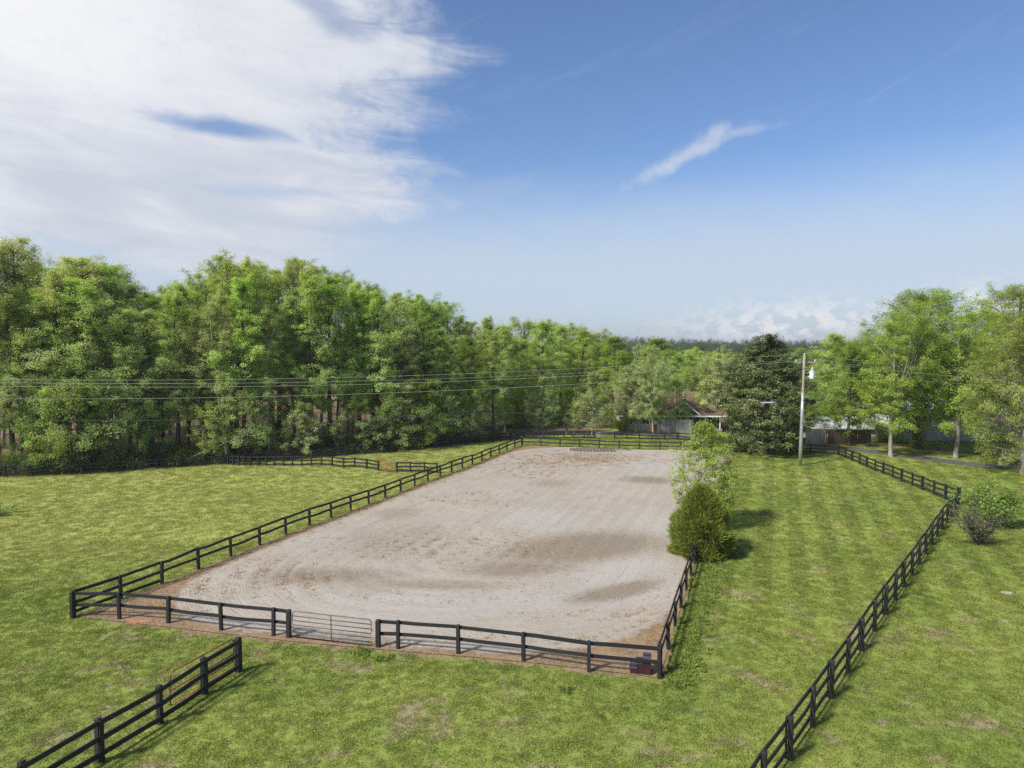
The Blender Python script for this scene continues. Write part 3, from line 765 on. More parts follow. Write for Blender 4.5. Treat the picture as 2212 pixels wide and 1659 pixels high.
span('power_line', 'topmost thin wire strung across the picture from the pole top', (7.67, -8.56, 11.62), 0.0, 0.017, M['wire'], 0.2, (46, 8, 8.9, 0.9))
span('power_line', 'second overhead wire from top, on the left crossarm end', (7.34, -7.84, 10.98), 0.2, 0.017, M['wire'], -0.55, (46, 7.0, 8.4, 0.9))
span('power_line', 'third overhead wire from top, on the right crossarm end', (8.16, -8.89, 10.98), 0.2, 0.017, M['wire'], 1.38, (46, 8.4, 8.2, 0.9))
span('power_line', 'fourth overhead wire from top, fixed below the crossarm', (7.55, -8.90, 10.17), -0.17, 0.018, M['wire'], 0.15, (46, 8, 7.4, 0.8))
pc = span('phone_cable', 'lowest black cable hanging well below the four wires', (5.76, -5.77, 6.95), -0.24, 0.026, M['cable'], 0.1, (46, 8, 4.6, 0.7))
s_ = 0.035
sc_ = ((LX - pb[0]) * s_ + 0.1 * (1 - s_), (LY - pb[1]) * s_ - 0.24, 5.76 * s_ * s_ - 5.77 * s_ + 6.95)
cx, cy, cz = sc_[0], sc_[1], sc_[2] - 0.16
MB().tube([(cx - 0.75, cy, cz + 0.06), (cx - 0.5, cy, cz), (cx + 0.5, cy, cz), (cx + 0.75, cy, cz + 0.06)], [0.03, 0.085, 0.085, 0.03], 10).build('splice_case', M['grey_metal'], pc, smooth=True)

# ------------------------------------------------------------------ houses and plank fences
def box_part(name, mat, parent, *b): return MB().box(*b).build(name, mat, parent)


def window(parent, x0, x1, z0, z1, y, mat_frame, mullion=True):
    w = MB(); fr = 0.09
    w.box(x0, x1, y - 0.06, y, z1 - fr, z1); w.box(x0, x1, y - 0.06, y, z0, z0 + fr)
    w.box(x0, x0 + fr, y - 0.06, y, z0 + fr, z1 - fr); w.box(x1 - fr, x1, y - 0.06, y, z0 + fr, z1 - fr)
    if mullion: w.box((x0 + x1) / 2 - 0.03, (x0 + x1) / 2 + 0.03, y - 0.05, y - 0.012, z0 + fr, z1 - fr)
    o = w.build('window', mat_frame, parent)
    MB().box(x0 + fr, x1 - fr, y - 0.01, y - 0.004, z0 + fr, z1 - fr).build('pane', M['glass'], o)
    return o


ho = ground(P(650, 431.5))                       # foot of the beige house's front
house = thing('brown_roof_house', 'beige house with brown shingle roof and gabled porch', 'house', ho, math.radians(-3))
# long body from left (beige end) to right (porch), eaves at 2.6 m
BX0, BX1, BY0, BY1, EH, RH = -4.4, 10.4, 0.0, 9.0, 2.25, 5.3
box_part('wall', M['beige_wall'], house, BX0, 0.8, BY0, BY1, 0, EH)
box_part('wall', M['grey_wall'], house, 0.802, BX1, 2.4, BY1, 0, EH)
for z in np.arange(0.25, EH - 0.1, 0.3):
    box_part('siding_board', M['beige_wall'], house, BX0 + 0.01, 0.78, BY0 - 0.025, BY0 - 0.002, z, z + 0.27)
rf = MB()
rf.prism([(BY0 - 0.6, EH - 0.05), (BY0 - 0.6, EH + 0.12), ((BY0 + BY1) / 2, RH + 0.12), (BY1 + 0.6, EH + 0.12), (BY1 + 0.6, EH - 0.05), ((BY0 + BY1) / 2, RH - 0.05)], 'x', BX0 - 0.5, BX1 + 0.5)
roof = rf.build('roof', M['shingle'], house)
for k in range(9):                               # courses of shingles
    f0 = k / 9; y0 = BY0 - 0.6 + f0 * (BY1 - BY0 + 1.2) / 2; z0 = EH + 0.12 + f0 * (RH - EH)
    sl_ = (RH - EH) / ((BY1 - BY0 + 1.2) / 2); w_ = (BY1 - BY0 + 1.2) / 18
    MB().prism([(y0, z0 + 0.004), (y0, z0 + 0.05), (y0 + w_, z0 + w_ * sl_ + 0.012), (y0 + w_, z0 + w_ * sl_ + 0.004)], 'x', BX0 - 0.5, BX1 + 0.5).build('shingle_course', M['shingle'], roof)
box_part('fascia', M['white_paint'], house, BX0 - 0.5, BX1 + 0.5, BY0 - 0.64, BY0 - 0.602, EH - 0.12, EH + 0.08)
for xs_ in (BX0, BX1):
    MB().prism([(BY0, EH), (BY1, EH), ((BY0 + BY1) / 2, RH - 0.1)], 'x', xs_ - 0.05 if xs_ < 0 else xs_ - 0.1, xs_ + 0.1 if xs_ < 0 else xs_ + 0.05).build('gable_wall', M['beige_wall'], house)
MB().tube([(5.4, 3.6, 4.5), (5.4, 3.6, 5.45)], 0.09, 8).build('vent_pipe', M['white_paint'], roof)
# porch with a gable on the right
MB().prism([(2.5, EH + 0.1), (6.9, EH + 0.1), (4.7, 4.25)], 'y', 0.05, 0.2).build('porch_gable', M['grey_wall'], house)
pr_ = MB(); pr_.prism([(2.0, EH - 0.2), (4.7, 4.25), (7.4, EH - 0.2), (7.4, EH - 0.02), (4.7, 4.45), (2.0, EH - 0.02)], 'y', -0.55, 4.4)
prf = pr_.build('porch_roof', M['shingle'], house)
for s, x0 in ((1, 2.0), (-1, 7.4)):
    MB().prism([(x0, EH - 0.26), (4.7, 4.18), (4.7, 4.42), (x0, EH - 0.04)], 'y', -0.60, -0.552).build('barge_board', M['white_paint'], prf)
box_part('porch_back', M['porch_dark'], house, 0.9, 10.3, 2.3, 2.398, 0, EH)
box_part('porch_floor', M['pole_wood'], house, 0.9, 10.3, 0.0, 2.29, 0.0, 0.35)
for x in (0.95, 2.6, 4.3, 6.0, 7.8, 9.9): box_part('porch_post', M['white_paint'], house, x, x + 0.13, -0.05, 0.08, 0.351, EH - 0.02)
box_part('porch_beam', M['white_paint'], house, 0.9, 10.35, -0.05, 0.1, EH - 0.019, EH + 0.09)
for x in (1.1, 2.75): box_part('railing', M['white_paint'], house, x, x + 1.46, 0.0, 0.05, 1.15, 1.22)
window(house, -3.6, -2.5, 0.95, 1.95, BY0 - 0.03, M['white_paint'])
window(house, -1.2, -0.1, 0.95, 1.95, BY0 - 0.03, M['white_paint'])
for x in (3.4, 6.8): window(house, x, x + 1.5, 0.85, 1.95, 2.29, M['white_paint'])
dr = box_part('door', M['white_paint'], house, 1.6, 2.5, 2.24, 2.296, 0.352, 2.15)
MB().box(2.4, 2.44, 2.2, 2.238, 1.3, 1.36).build('handle', M['steel'], dr)
MB().box(0.5, 1.0, -0.7, -0.05, 0, 0.95).build('brick_pier', M['brick_red'], house)


def plank_fence(label, a, b, h, mat, plank=0.14, group='plank privacy fences'):
    a = np.asarray(a, float); b = np.asarray(b, float); L = float(np.linalg.norm(b - a)); ang = math.atan2(*(b - a)[::-1])
    root = thing('plank_fence', label, 'fence', ground(a), ang, group)
    n = max(1, round(L / 2.4)); w = L / n
    for i in range(n):
        mb = MB(); x = i * w + 0.06
        while x < (i + 1) * w - 0.06 - plank * 0.5:
            hh = h + random.gauss(0, 0.02); yy = random.gauss(0, 0.005)
            mb.prism([(x, 0.02), (x + plank - 0.012, 0.02), (x + plank - 0.012, hh - 0.03), (x + plank * 0.5, hh), (x, hh - 0.03)], 'y', -0.022 + yy, yy); x += plank
        tag(mb.build('plank_panel', mat, root), kind='stuff')
        box_part('post', mat, root, i * w - 0.05, i * w + 0.05, 0.02, 0.12, 0, h - 0.1)
        for z in (0.4, h - 0.4): box_part('stringer', mat, root, i * w + 0.052, (i + 1) * w - 0.052, 0.025, 0.08, z, z + 0.09)
    return root


plank_fence('weathered grey plank fence in front of the beige house porch', P(657.5, 433.6), P(692, 434.2), 2.05, M['plank_grey'])
plank_fence('pale grey plank fence just right of the magnolia', P(806, 443.9), P(826, 444.0), 1.85, M['plank_grey'])
plank_fence('dark brown plank fence behind the tree with the dark trunk', P(826.8, 443.9), P(872, 443.3), 1.80, M['plank_brown'])
plank_fence('long shaded grey plank fence in front of the white house', P(876, 441.8), P(1060, 441.0), 1.95, M['plank_grey'])

wk = ground(P(838, 436.5))
shop = thing('metal_roof_shed', 'low shed with white metal roof behind the pale plank fence', 'shed', wk - Vector((0, 0, 1.5)), math.radians(-4))
box_part('wall', M['grey_wall'], shop, -4.6, 6.0, 0, 7, 0, 2.7)
sr = MB().prism([(-0.5, 2.6), (-0.5, 2.75), (3.5, 3.9), (7.5, 2.75), (7.5, 2.6), (3.5, 3.75)], 'x', -5.0, 6.4).build('roof', M['white_metal'], shop)
for x in np.arange(-4.8, 6.3, 0.8):
    MB().prism([(-0.5, 2.755), (-0.5, 2.81), (3.5, 3.96), (3.5, 3.905)], 'x', x, x + 0.07).build('roof_rib', M['white_metal'], sr)
window(shop, -1.5, 0.0, 1.2, 2.3, -0.002, M['white_paint']); window(shop, 3.0, 4.4, 1.2, 2.3, -0.002, M['white_paint'])
wh = ground(P(948, 437.5))
wht = thing('white_house', 'white house behind the long plank fence at right', 'house', wh - Vector((0, 0, 0.5)), math.radians(-5))
box_part('wall', M['white_wall'], wht, -6.5, 9.5, 0, 8, 0, 3.0)
for z in np.arange(0.25, 2.9, 0.3): box_part('siding_board', M['white_wall'], wht, -6.48, 9.48, -0.028, -0.002, z, z + 0.27)
MB().prism([(-1.2, 2.95), (5.4, 2.95), (2.1, 5.6)], 'y', -1.2, 4).build('cross_gable', M['white_wall'], wht)
box_part('gable_wall', M['white_wall'], wht, -1.1, 5.3, -1.1, -0.03, 0, 2.94)
MB().prism([(-0.5, 2.9), (-0.5, 3.05), (4, 5.0), (8.5, 3.05), (8.5, 2.9), (4, 4.85)], 'x', -7.0, 10).build('roof', M['grey_metal'], wht)
MB().prism([(-1.7, 2.75), (2.1, 5.75), (5.9, 2.75), (5.9, 2.9), (2.1, 5.92), (-1.7, 2.9)], 'y', -1.5, 4.1).build('gable_roof', M['grey_metal'], wht)
for x in (-5.2, -3.2, 6.2, 8.0): window(wht, x, x + 1.1, 1.1, 2.4, -0.03, M['white_paint'])
window(wht, 1.3, 2.9, 1.2, 2.5, -1.102, M['white_paint'])

# ------------------------------------------------------------------ trees
def nrm(v): return v / np.maximum(np.linalg.norm(v, axis=-1, keepdims=True), 1e-9)


def leaf_faces(r, ctr, size, up=0.6, outc=None, aspect=0.55, tint=None):
    """one folded diamond leaf per centre"""
    n = len(ctr)
    nv_ = r.normal(size=(n, 3)); nv_[:, 2] = np.abs(nv_[:, 2]) + up
    if outc is not None: nv_ += 1.5 * nrm(ctr - outc)
    nv_ = nrm(nv_)
    tv = nrm(np.cross(nv_, r.normal(size=(n, 3)))); bv = np.cross(nv_, tv)
    s = (size * r.uniform(0.65, 1.3, n))[:, None]
    V = np.stack([ctr - tv * s * 0.5, ctr + bv * s * aspect * 0.5 + nv_ * s * 0.10, ctr + tv * s * 0.5, ctr - bv * s * aspect * 0.5 + nv_ * s * 0.10], 1).reshape(-1, 3)
    return V, np.arange(4 * n).reshape(n, 4)


PROFILE = {
    'oval': lambda t: math.sin(math.pi * min(1, 0.12 + 0.88 * t) ** 0.85) ** 0.7,
    'dome': lambda t: math.sqrt(max(0.02, 1 - (max(0, t - 0.25) / 0.78) ** 2)) * (0.75 + min(t, 0.25)),
    'cone': lambda t: (1 - t) ** 0.75 * 0.95 + 0.08,
    'egg': lambda t: 0.80 + 0.57 * t if t < 0.35 else max(0.1, 1 - ((t - 0.35) / 0.70) ** 1.6),
    'vase': lambda t: 0.42 + 0.6 * math.sin(math.pi * min(1, t ** 1.1) * 0.8),
    'slim': lambda t: 0.55 + 0.5 * math.sin(math.pi * t ** 0.9 * 0.9) - 0.45 * t ** 3,
}


def make_tree(seed, H, R, base, shape, limbs, leaves, lsize, tr, cr=0.8, droop=0.0, bark='bark_dark', leaf='leaf', forks=0, steep=0.5, twig_k=3, subs=6, lean_=0.0, flat=0.7, fill=0, lv=(0.62, 1.2), fw=1.0):
    r = np.random.default_rng(seed)
    BV, BF, nb = [], [], 0
    def add(pts, rad, k):
        nonlocal nb
        V, Q = tube(pts, rad, k); BV.append(V); BF.append(Q + nb); nb += len(V)
    n = 14; zz = np.concatenate([[0, 0.018 * H, 0.045 * H], np.linspace(0.1, 0.95, n - 3) * H])
    wob = np.cumsum(r.normal(0, 0.018 * H / n * 2, (n, 2)), 0); wob[:3] = 0
    tp = np.column_stack([wob[:, 0] + lean_ * zz, wob[:, 1], zz])
    trd = tr * (1 - zz / (H * 1.02)) ** 0.8 + 0.012; trd[0] *= 1.5; trd[1] *= 1.15
    tp[0, 2] = -0.15
    add(tp, trd, 8)
    stems = [(tp, trd)]
    for _ in range(forks):
        a = r.uniform(0, 2 * math.pi); z0 = r.uniform(0.18, 0.4) * H; i0 = np.searchsorted(zz, z0); p0 = tp[i0]
        k = np.linspace(0, 1, 9)[:, None]; Ls = H * r.uniform(0.45, 0.58)
        sp_ = p0 + np.column_stack([np.cos(a) * R * 0.5 * k[:, 0] ** 0.8, np.sin(a) * R * 0.5 * k[:, 0] ** 0.8, Ls * k[:, 0]]) + np.cumsum(r.normal(0, 0.05, (9, 3)), 0) * (k > 0)
        rd = trd[i0] * 0.62 * (1 - k[:, 0] * 0.95) + 0.012
        add(sp_, rd, 6); stems.append((sp_, rd))
    C_, Cw = [], []
    for i in range(limbs):
        t_ = (i + r.uniform(0, 1)) / limbs
        z0 = (base + (0.96 - base) * t_) * H
        sp_, rd = stems[r.integers(len(stems))] if (forks and t_ > 0.35) else stems[0]
        kk = np.clip(np.searchsorted(sp_[:, 2], z0 - 0.04 * H), 1, len(sp_) - 1)
        f = np.clip((z0 - 0.04 * H - sp_[kk - 1, 2]) / max(1e-6, sp_[kk, 2] - sp_[kk - 1, 2]), 0, 1)
        p0 = sp_[kk - 1] * (1 - f) + sp_[kk] * f; rad0 = rd[kk - 1] * (1 - f) + rd[kk] * f
        a = i * 2.399 + r.normal(0, 0.5)
        L = R * PROFILE[shape](t_) * r.uniform(*lv)
        e = math.radians(8 + steep * 75 * t_ + r.normal(0, 9)) - droop
        d = np.array([math.cos(a) * math.cos(e), math.sin(a) * math.cos(e), math.sin(e)])
        k = np.linspace(0, 1, 6)[:, None]
        pts = p0 + d * L * k + np.array([0, 0, 1]) * L * (0.18 if droop == 0 else 0.05) * k ** 2 + np.cumsum(r.normal(0, 0.045 * L, (6, 3)), 0) * (k > 0)
        rl = min(rad0 * 0.55, 0.022 * L + 0.015) * (1 - 0.85 * k[:, 0]) + 0.006
        add(pts, rl, 5)
        C_.append(pts[-1]); Cw.append(1.0)
        for j in range(subs):
            f = 0.25 + 0.75 * (j + r.uniform(0, 1)) / subs; q = f * 5; qi = min(4, int(q)); p1 = pts[qi] + (pts[qi + 1] - pts[qi]) * (q - qi)
            d2 = nrm(d * 0.6 + r.normal(0, 0.62, 3) + np.array([0, 0, 0.28 - droop * 0.6]))
            L2 = L * r.uniform(0.22, 0.48) * (1.15 - 0.35 * f)
            k2 = np.linspace(0, 1, 4)[:, None]
            pp = p1 + d2 * L2 * k2 + np.cumsum(r.normal(0, 0.05 * L2, (4, 3)), 0) * (k2 > 0)
            add(pp, rl[qi] * 0.5 * (1 - 0.8 * k2[:, 0]) + 0.004, 4)
            C_.append(pp[-1]); Cw.append(1.0); C_.append(pp[2]); Cw.append(0.6)
            for _ in range(twig_k):
                d3 = nrm(d2 + r.normal(0, 0.7, 3)); L3 = L2 * r.uniform(0.35, 0.7); b = pp[2] if r.random() < 0.5 else pp[-1]
                e3 = b + d3 * L3
                add(np.array([b, (b + e3) / 2 + r.normal(0, 0.03, 3), e3]), np.array([0.010, 0.008, 0.004]) * max(1, H / 14), 3)
                C_.append(e3); Cw.append(0.8)
    for _ in range(fill):
        t_ = r.uniform(0, 0.95); a = r.uniform(0, 6.283); pf = PROFILE[shape](t_); q = R * pf * (r.uniform(0.5, 1.0) if t_ < 0.6 else math.sqrt(r.uniform(0.02, 1.0)))
        zc = (base + (1.0 - base) * t_) * H + 0.05 * R; i0 = min(len(tp) - 1, np.searchsorted(zz, zc))
        C_.append(np.array([tp[i0, 0] + q * math.cos(a), tp[i0, 1] + q * math.sin(a), zc])); Cw.append((0.35 + 1.5 * pf) * fw)
    C_ = np.array(C_); Cw = np.array(Cw) * r.uniform(0.3, 1.6, len(C_))
    idx = r.choice(len(C_), leaves, p=Cw / Cw.sum())
    off = nrm(r.normal(size=(leaves, 3))) * (cr * r.uniform(0, 1, leaves) ** 0.45)[:, None] * r.uniform(0.6, 1.15, len(C_))[idx][:, None]; off[:, 2] *= flat
    ctr = C_[idx] + off
    ctr[:, 2] = np.maximum(ctr[:, 2], 0.15)
    LV, LF_ = leaf_faces(r, ctr, lsize, outc=np.array([0, 0, H * 0.45]))
    ct = r.uniform(0, 1, len(C_))
    tint = np.clip(0.55 * ct[idx] + 0.45 * r.uniform(0, 1, leaves), 0, 1)
    bm_ = mesh_np('trunk', np.concatenate(BV), np.concatenate(BF), [M[bark]], True)
    lm_ = mesh_np('crown', LV, LF_, [M[leaf]], False, {'tint': ('FACE', tint)})
    return bm_, lm_, H


def place_tree(proto, p, h, name, label, group=None, wide=1.0, rz=None, cat='tree', leaf=None, bark=None):
    bm_, lm_, H = proto
    s = h / H
    o = thing(name, label, cat, ground(p), random.uniform(0, 6.28) if rz is None else rz, group)
    o.scale = (s * wide, s * wide, s)
    a = link('trunk', bm_, o); b = link('crown', lm_, o)
    if leaf: b.material_slots[0].link = 'OBJECT'; b.material_slots[0].material = M[leaf]
    if bark: a.material_slots[0].link = 'OBJECT'; a.material_slots[0].material = M[bark]
    return o


wk_ = dict(subs=7, twig_k=4, flat=0.6)
WOODP = [make_tree(100, 20, 3.2, 0.28, 'slim', 32, 34000, 0.155, 0.24, 0.58, steep=0.66, fill=70, **wk_),
         make_tree(101, 20, 3.8, 0.26, 'slim', 34, 38000, 0.155, 0.28, 0.62, steep=0.58, fill=90, **wk_),
         make_tree(102, 20, 2.7, 0.36, 'slim', 28, 22000, 0.15, 0.19, 0.55, steep=0.8, bark='bark_grey', fill=30, **wk_),
         make_tree(103, 20, 4.3, 0.46, 'dome', 32, 34000, 0.155, 0.30, 0.62, steep=0.5, forks=1, fill=90, **wk_),
         make_tree(104, 20, 3.4, 0.22, 'slim', 36, 36000, 0.155, 0.25, 0.58, steep=0.64, fill=70, **wk_),
         make_tree(105, 20, 2.6, 0.60, 'dome', 22, 12000, 0.15, 0.16, 0.5, steep=0.7, bark='bark_grey', fill=10, **wk_)]
MIDP = [make_tree(110, 16, 4.3, 0.10, 'oval', 36, 40000, 0.16, 0.22, 0.62, steep=0.45, fill=170, lv=(0.65, 1.0), fw=1.6),
        make_tree(111, 16, 4.8, 0.12, 'dome', 36, 42000, 0.16, 0.24, 0.66, steep=0.3, fill=200, lv=(0.65, 0.95), fw=1.8)]
LOWP = [make_tree(120, 8, 2.9, 0.14, 'oval', 24, 15000, 0.14, 0.10, 0.5, steep=0.5, subs=6, fill=20),
        make_tree(121, 8, 3.3, 0.12, 'dome', 24, 15000, 0.14, 0.11, 0.55, steep=0.4, subs=6, fill=20)]
OPENP = [make_tree(130, 14, 4.2, 0.22, 'vase', 32, 38000, 0.16, 0.20, 0.56, bark='bark_pale', leaf='leaf_bright', forks=3, steep=0.62, fill=130, fw=1.2, lv=(0.7, 1.05)),
         make_tree(131, 14, 4.4, 0.16, 'oval', 34, 38000, 0.16, 0.20, 0.56, bark='bark_pale', leaf='leaf_bright', forks=2, steep=0.55, fill=130, fw=1.2, lv=(0.7, 1.05)),
         make_tree(132, 9, 2.9, 0.14, 'cone', 34, 17000, 0.13, 0.10, 0.40, bark='bark_pale', leaf='leaf_olive', steep=0.5, fill=60),
         make_tree(133, 9, 2.9, 0.20, 'oval', 28, 21000, 0.13, 0.11, 0.40, bark='bark_pale', leaf='leaf_olive', forks=1, steep=0.6, fill=50)]

SKY_X = [-300, 0, 40, 75, 160, 215, 290, 320, 390, 460, 510, 590, 650, 740, 800, 850, 900, 950, 1000, 1040, 1100, 1140, 1200, 1260, 1330, 1350, 1400, 1480, 1600]
SKY_Y = [500, 490, 520, 560, 548, 565, 580, 622, 600, 598, 562, 570, 558, 570, 592, 610, 648, 642, 680, 690, 684, 682, 694, 708, 716, 745, 725, 745, 750]


def skyline_h(p):
    u = proj_u(p[0], p[1]); v = np.interp(u / k_, SKY_X, SKY_Y) * k_
    return CH + (345 - v) * p[1] / F


def wood_spot(u, off):
    k = (u - 512) / F; y = 70.0
    for _ in range(30): y = float(wood_y(k * y)) + off
    return np.array([k * y, y])


ORD = ['first', 'second', 'third', 'fourth', 'fifth', 'sixth', 'seventh', 'eighth', 'ninth', 'tenth', 'eleventh', 'twelfth', 'thirteenth', 'fourteenth', 'fifteenth', 'sixteenth', 'seventeenth', 'eighteenth', 'nineteenth', 'twentieth', 'twenty-first', 'twenty-second', 'twenty-third', 'twenty-fourth']
LV = {'leaf': 'mid green', 'leaf_bright': 'bright green', 'leaf_olive': 'olive green', 'leaf_dark': 'dark green'}
front_spec = [(-22, 0, 'leaf'), (8, 1, 'leaf'), (33, 4, 'leaf'), (58, 0, 'leaf_olive'), (82, 1, 'leaf'), (107, 2, 'leaf_olive'), (131, 1, 'leaf_olive'), (154, 4, 'leaf_olive'), (177, 0, 'leaf'), (199, 1, 'leaf_olive'), (222, 2, 'leaf'),
              (243, 0, 'leaf'), (266, 2, 'leaf_olive'), (290, 4, 'leaf_olive'), (311, 0, 'leaf'), (333, 1, 'leaf'), (357, 0, 'leaf'), (380, 4, 'leaf'), (403, 1, 'leaf_olive'), (425, 0, 'leaf_dark'), (446, 4, 'leaf'), (468, 1, 'leaf_bright'), (492, 0, 'leaf')]
for i, (u, pi_, lf) in enumerate(front_spec):
    p = wood_spot(u + random.uniform(-4, 4), random.uniform(2.4, 6.0))
    h = skyline_h(p) * random.uniform(0.80, 0.95)
    place_tree(WOODP[pi_], p, h, 'forest_tree', f'{LV[lf]} edge tree close behind the wood fence, {ORD[i]} from left', 'trees along the wood edge', random.uniform(0.9, 1.1), leaf=lf)
for i in range(26):                                              # second row, deeper in
    u = -30 + i * 21.5 + random.uniform(-8, 8); p = wood_spot(u, random.uniform(9, 17))
    lf = random.choice(['leaf', 'leaf', 'leaf_olive', 'leaf_olive', 'leaf_bright'])
    place_tree(WOODP[random.choice((0, 1, 2, 3, 4, 5))], p, skyline_h(p) * random.uniform(0.94, 1.05), 'forest_tree', 'tall tree inside the left wood, standing behind the edge trees', 'trees deeper in the wood', random.uniform(0.9, 1.12), leaf=lf)
for i in range(22):                                              # the back of the wood
    u = -30 + i * 25 + random.uniform(-10, 10); p = wood_spot(u, random.uniform(22, 40))
    lf = random.choice(['leaf', 'leaf_olive', 'leaf_bright', 'leaf_dark'])
    place_tree(WOODP[random.choice((3, 5, 3, 1, 5))], p, skyline_h(p) * random.uniform(0.93, 1.02), 'forest_tree', 'tall crown showing over the top of the left wood', 'trees at the back of the wood', random.uniform(1.0, 1.2), leaf=lf)
for i, (u, off, h, lf) in enumerate([(68, 1.6, 9.5, 'leaf_bright'), (92, 2.4, 11, 'leaf_dark'), (210, 1.8, 6.5, 'leaf_bright'), (237, 2.0, 8.5, 'leaf'), (262, 3.0, 6.0, 'leaf'), (300, 1.8, 6.0, 'leaf_olive'), (352, 2.6, 7.0, 'leaf'), (392, 1.8, 7.5, 'leaf_dark'), (415, 1.8, 9.5, 'leaf_bright'), (437, 2.2, 8.0, 'leaf_dark'), (470, 2.2, 6.0, 'leaf'), (30, 3, 7, 'leaf_dark'), (150, 3, 5.5, 'leaf_dark')]):
    p = wood_spot(u, off)
    place_tree(LOWP[i % 2], p, h, 'understorey_tree', f'low {LV.get(lf)} understorey tree over the wood fence, near the {ORD[min(22, int((u + 22) / 23))]} edge tree', 'understorey trees', leaf=lf)

for i in range(34):
    u = 60 + i * 12.5 + random.uniform(-5, 5); p = wood_spot(u, random.uniform(1.6, 20))
    place_tree(WOODP[5 if i % 3 else 2], p, skyline_h(p) * random.uniform(0.45, 0.72), 'pole_tree', 'slender young trunk with a small high crown inside the wood', 'slender trees in the wood', random.uniform(0.55, 0.75), leaf=random.choice(['leaf', 'leaf_olive', 'leaf_bright']))

# trees round the far end of the arena, in front of and behind the beige house
Z3 = lambda x, y: P((1400 + x / 2.765) / 3, (900 + y / 2.765) / 3)
place_tree(OPENP[1], Z3(225, 1118), 10.4, 'young_tree', 'bushy bright tree at the wood end, left of the arena far corner', 'young trees by the far fence', 1.0, leaf='leaf')
place_tree(OPENP[2], Z3(627, 1118), 8.4, 'young_tree', 'conical pale-trunked young tree, leftmost behind the arena far fence', 'young trees by the far fence', 1.0)
place_tree(OPENP[3], Z3(932, 1106), 5.2, 'young_tree', 'smallest young tree, just left of the far grey gate', 'young trees by the far fence', 1.0, leaf='leaf_bright')
place_tree(OPENP[2], Z3(1040, 1130), 9.0, 'young_tree', 'pale-trunked conical tree standing at the far grey gate', 'young trees by the far fence', 1.08)
place_tree(OPENP[3], Z3(1345, 1102), 9.6, 'young_tree', 'thin open tree in front of beige house left end', 'young trees by the far fence', 1.0)
place_tree(OPENP[0], Z3(1545, 1122), 10.8, 'young_tree', 'forked grey tree in front of the beige house wall', 'young trees by the far fence', 0.85, leaf='leaf_olive', rz=0.4)
place_tree(OPENP[3], Z3(2070, 1085), 11.8, 'young_tree', 'thin olive tree between beige house porch and magnolia', 'young trees by the far fence', 1.05)
place_tree(OPENP[3], Z3(1910, 1060), 10.4, 'young_tree', 'thin pale tree behind the porch end of the beige house', 'young trees by the far fence', 1.15, leaf='leaf_bright')
for i, (u, d_, v) in enumerate([(505, 108, 320), (522, 122, 318), (542, 114, 316), (550, 140, 320), (561, 126, 321), (573, 145, 323), (582, 118, 325), (600, 128, 330), (615, 116, 331)]):
    p = np.array([(u - 512) / F * d_, d_]); h = CH + (345 - v) * d_ / F
    place_tree(MIDP[i % 2], p, h, 'forest_tree', f'broad bright tree behind the far young trees, {ORD[i]} of that row from left', 'trees behind the far fence', 1.05, leaf=random.choice(['leaf_bright', 'leaf', 'leaf_bright']))
place_tree(OPENP[3], P(636, 432.8), 9.2, 'young_tree', 'leafy young tree between the round shrub and forked grey tree', 'young trees by the far fence', 1.0)
place_tree(OPENP[3], P(676, 432.6), 8.0, 'young_tree', 'low olive tree before the porch gable of the beige house', 'young trees by the far fence', 1.0, leaf='leaf')
for i, (u, d_, v) in enumerate([(628, 128, 352), (640, 150, 349), (658, 132, 334), (669, 170, 349), (678, 124, 352), (692, 130, 348), (702, 160, 350), (715, 128, 352), (735, 124, 350), (760, 140, 350), (790, 130, 356), (812, 135, 352), (830, 122, 350)]):
    p = np.array([(u - 512) / F * d_, d_]); h = CH + (345 - v) * d_ / F - float(zt(*p))
    place_tree(MIDP[i % 2], p, h, 'forest_tree', f'round-headed tree behind beige house and magnolia, {ORD[i]} from left in that row', 'trees behind the beige house', 1.2, leaf=random.choice(['leaf_bright', 'leaf_bright', 'leaf']))
place_tree(make_tree(150, 12, 2.2, 0.4, 'vase', 16, 40, 0.1, 0.16, 0.4, bark='bark_grey', forks=1, steep=0.9), np.array([(637 - 512) / F * 118, 118]), 13.4, 'bare_tree', 'bare grey treetop poking above the trees behind the house', None, 1.0)

# right hand trees
Z4 = lambda x, y: P((2100 + x / 2.276) / 3, (800 + y / 2.276) / 3)
MAG = make_tree(160, 13.8, 5.7, 0.07, 'egg', 56, 52000, 0.24, 0.30, 0.62, droop=0.02, bark='bark_dark', leaf='leaf_magnolia', steep=0.2, subs=6, flat=0.6, fill=420, fw=2.2, lv=(0.6, 0.95))
place_tree(MAG, Z4(425, 1272) + (0, -1.0), 14.0, 'magnolia_tree', 'dense dark glossy magnolia left of the utility pole', None, 1.0, 0.5)
place_tree(OPENP[1], Z4(1015, 1226), 13.6, 'shade_tree', 'dark-trunked leafy tree just right of the utility pole', 'shade trees by the driveway', 0.95, 0.7, leaf='leaf_bright', bark='bark_dark')
place_tree(OPENP[0], Z4(1300, 1302), 14.9, 'shade_tree', 'pale-trunked forked tree in grass between fence and driveway', 'shade trees by the driveway', 0.98, 2.1)
place_tree(OPENP[0], Z4(1745, 1302), 16.4, 'shade_tree', 'tall pale-limbed tree in front of the white house', 'shade trees by the driveway', 1.0, 4.0)
DOME = make_tree(170, 19, 7.3, 0.18, 'oval', 50, 90000, 0.18, 0.5, 0.85, bark='bark_dark', leaf='leaf_dome', steep=0.22, subs=6, fill=700, lv=(0.55, 0.88), fw=4.0)
place_tree(DOME, Z4(1490, 1240), 19.4, 'oak_tree', 'huge dark domed tree with ivy trunk, behind pale-trunked trees', 'great domed trees', 0.98, 1.0)
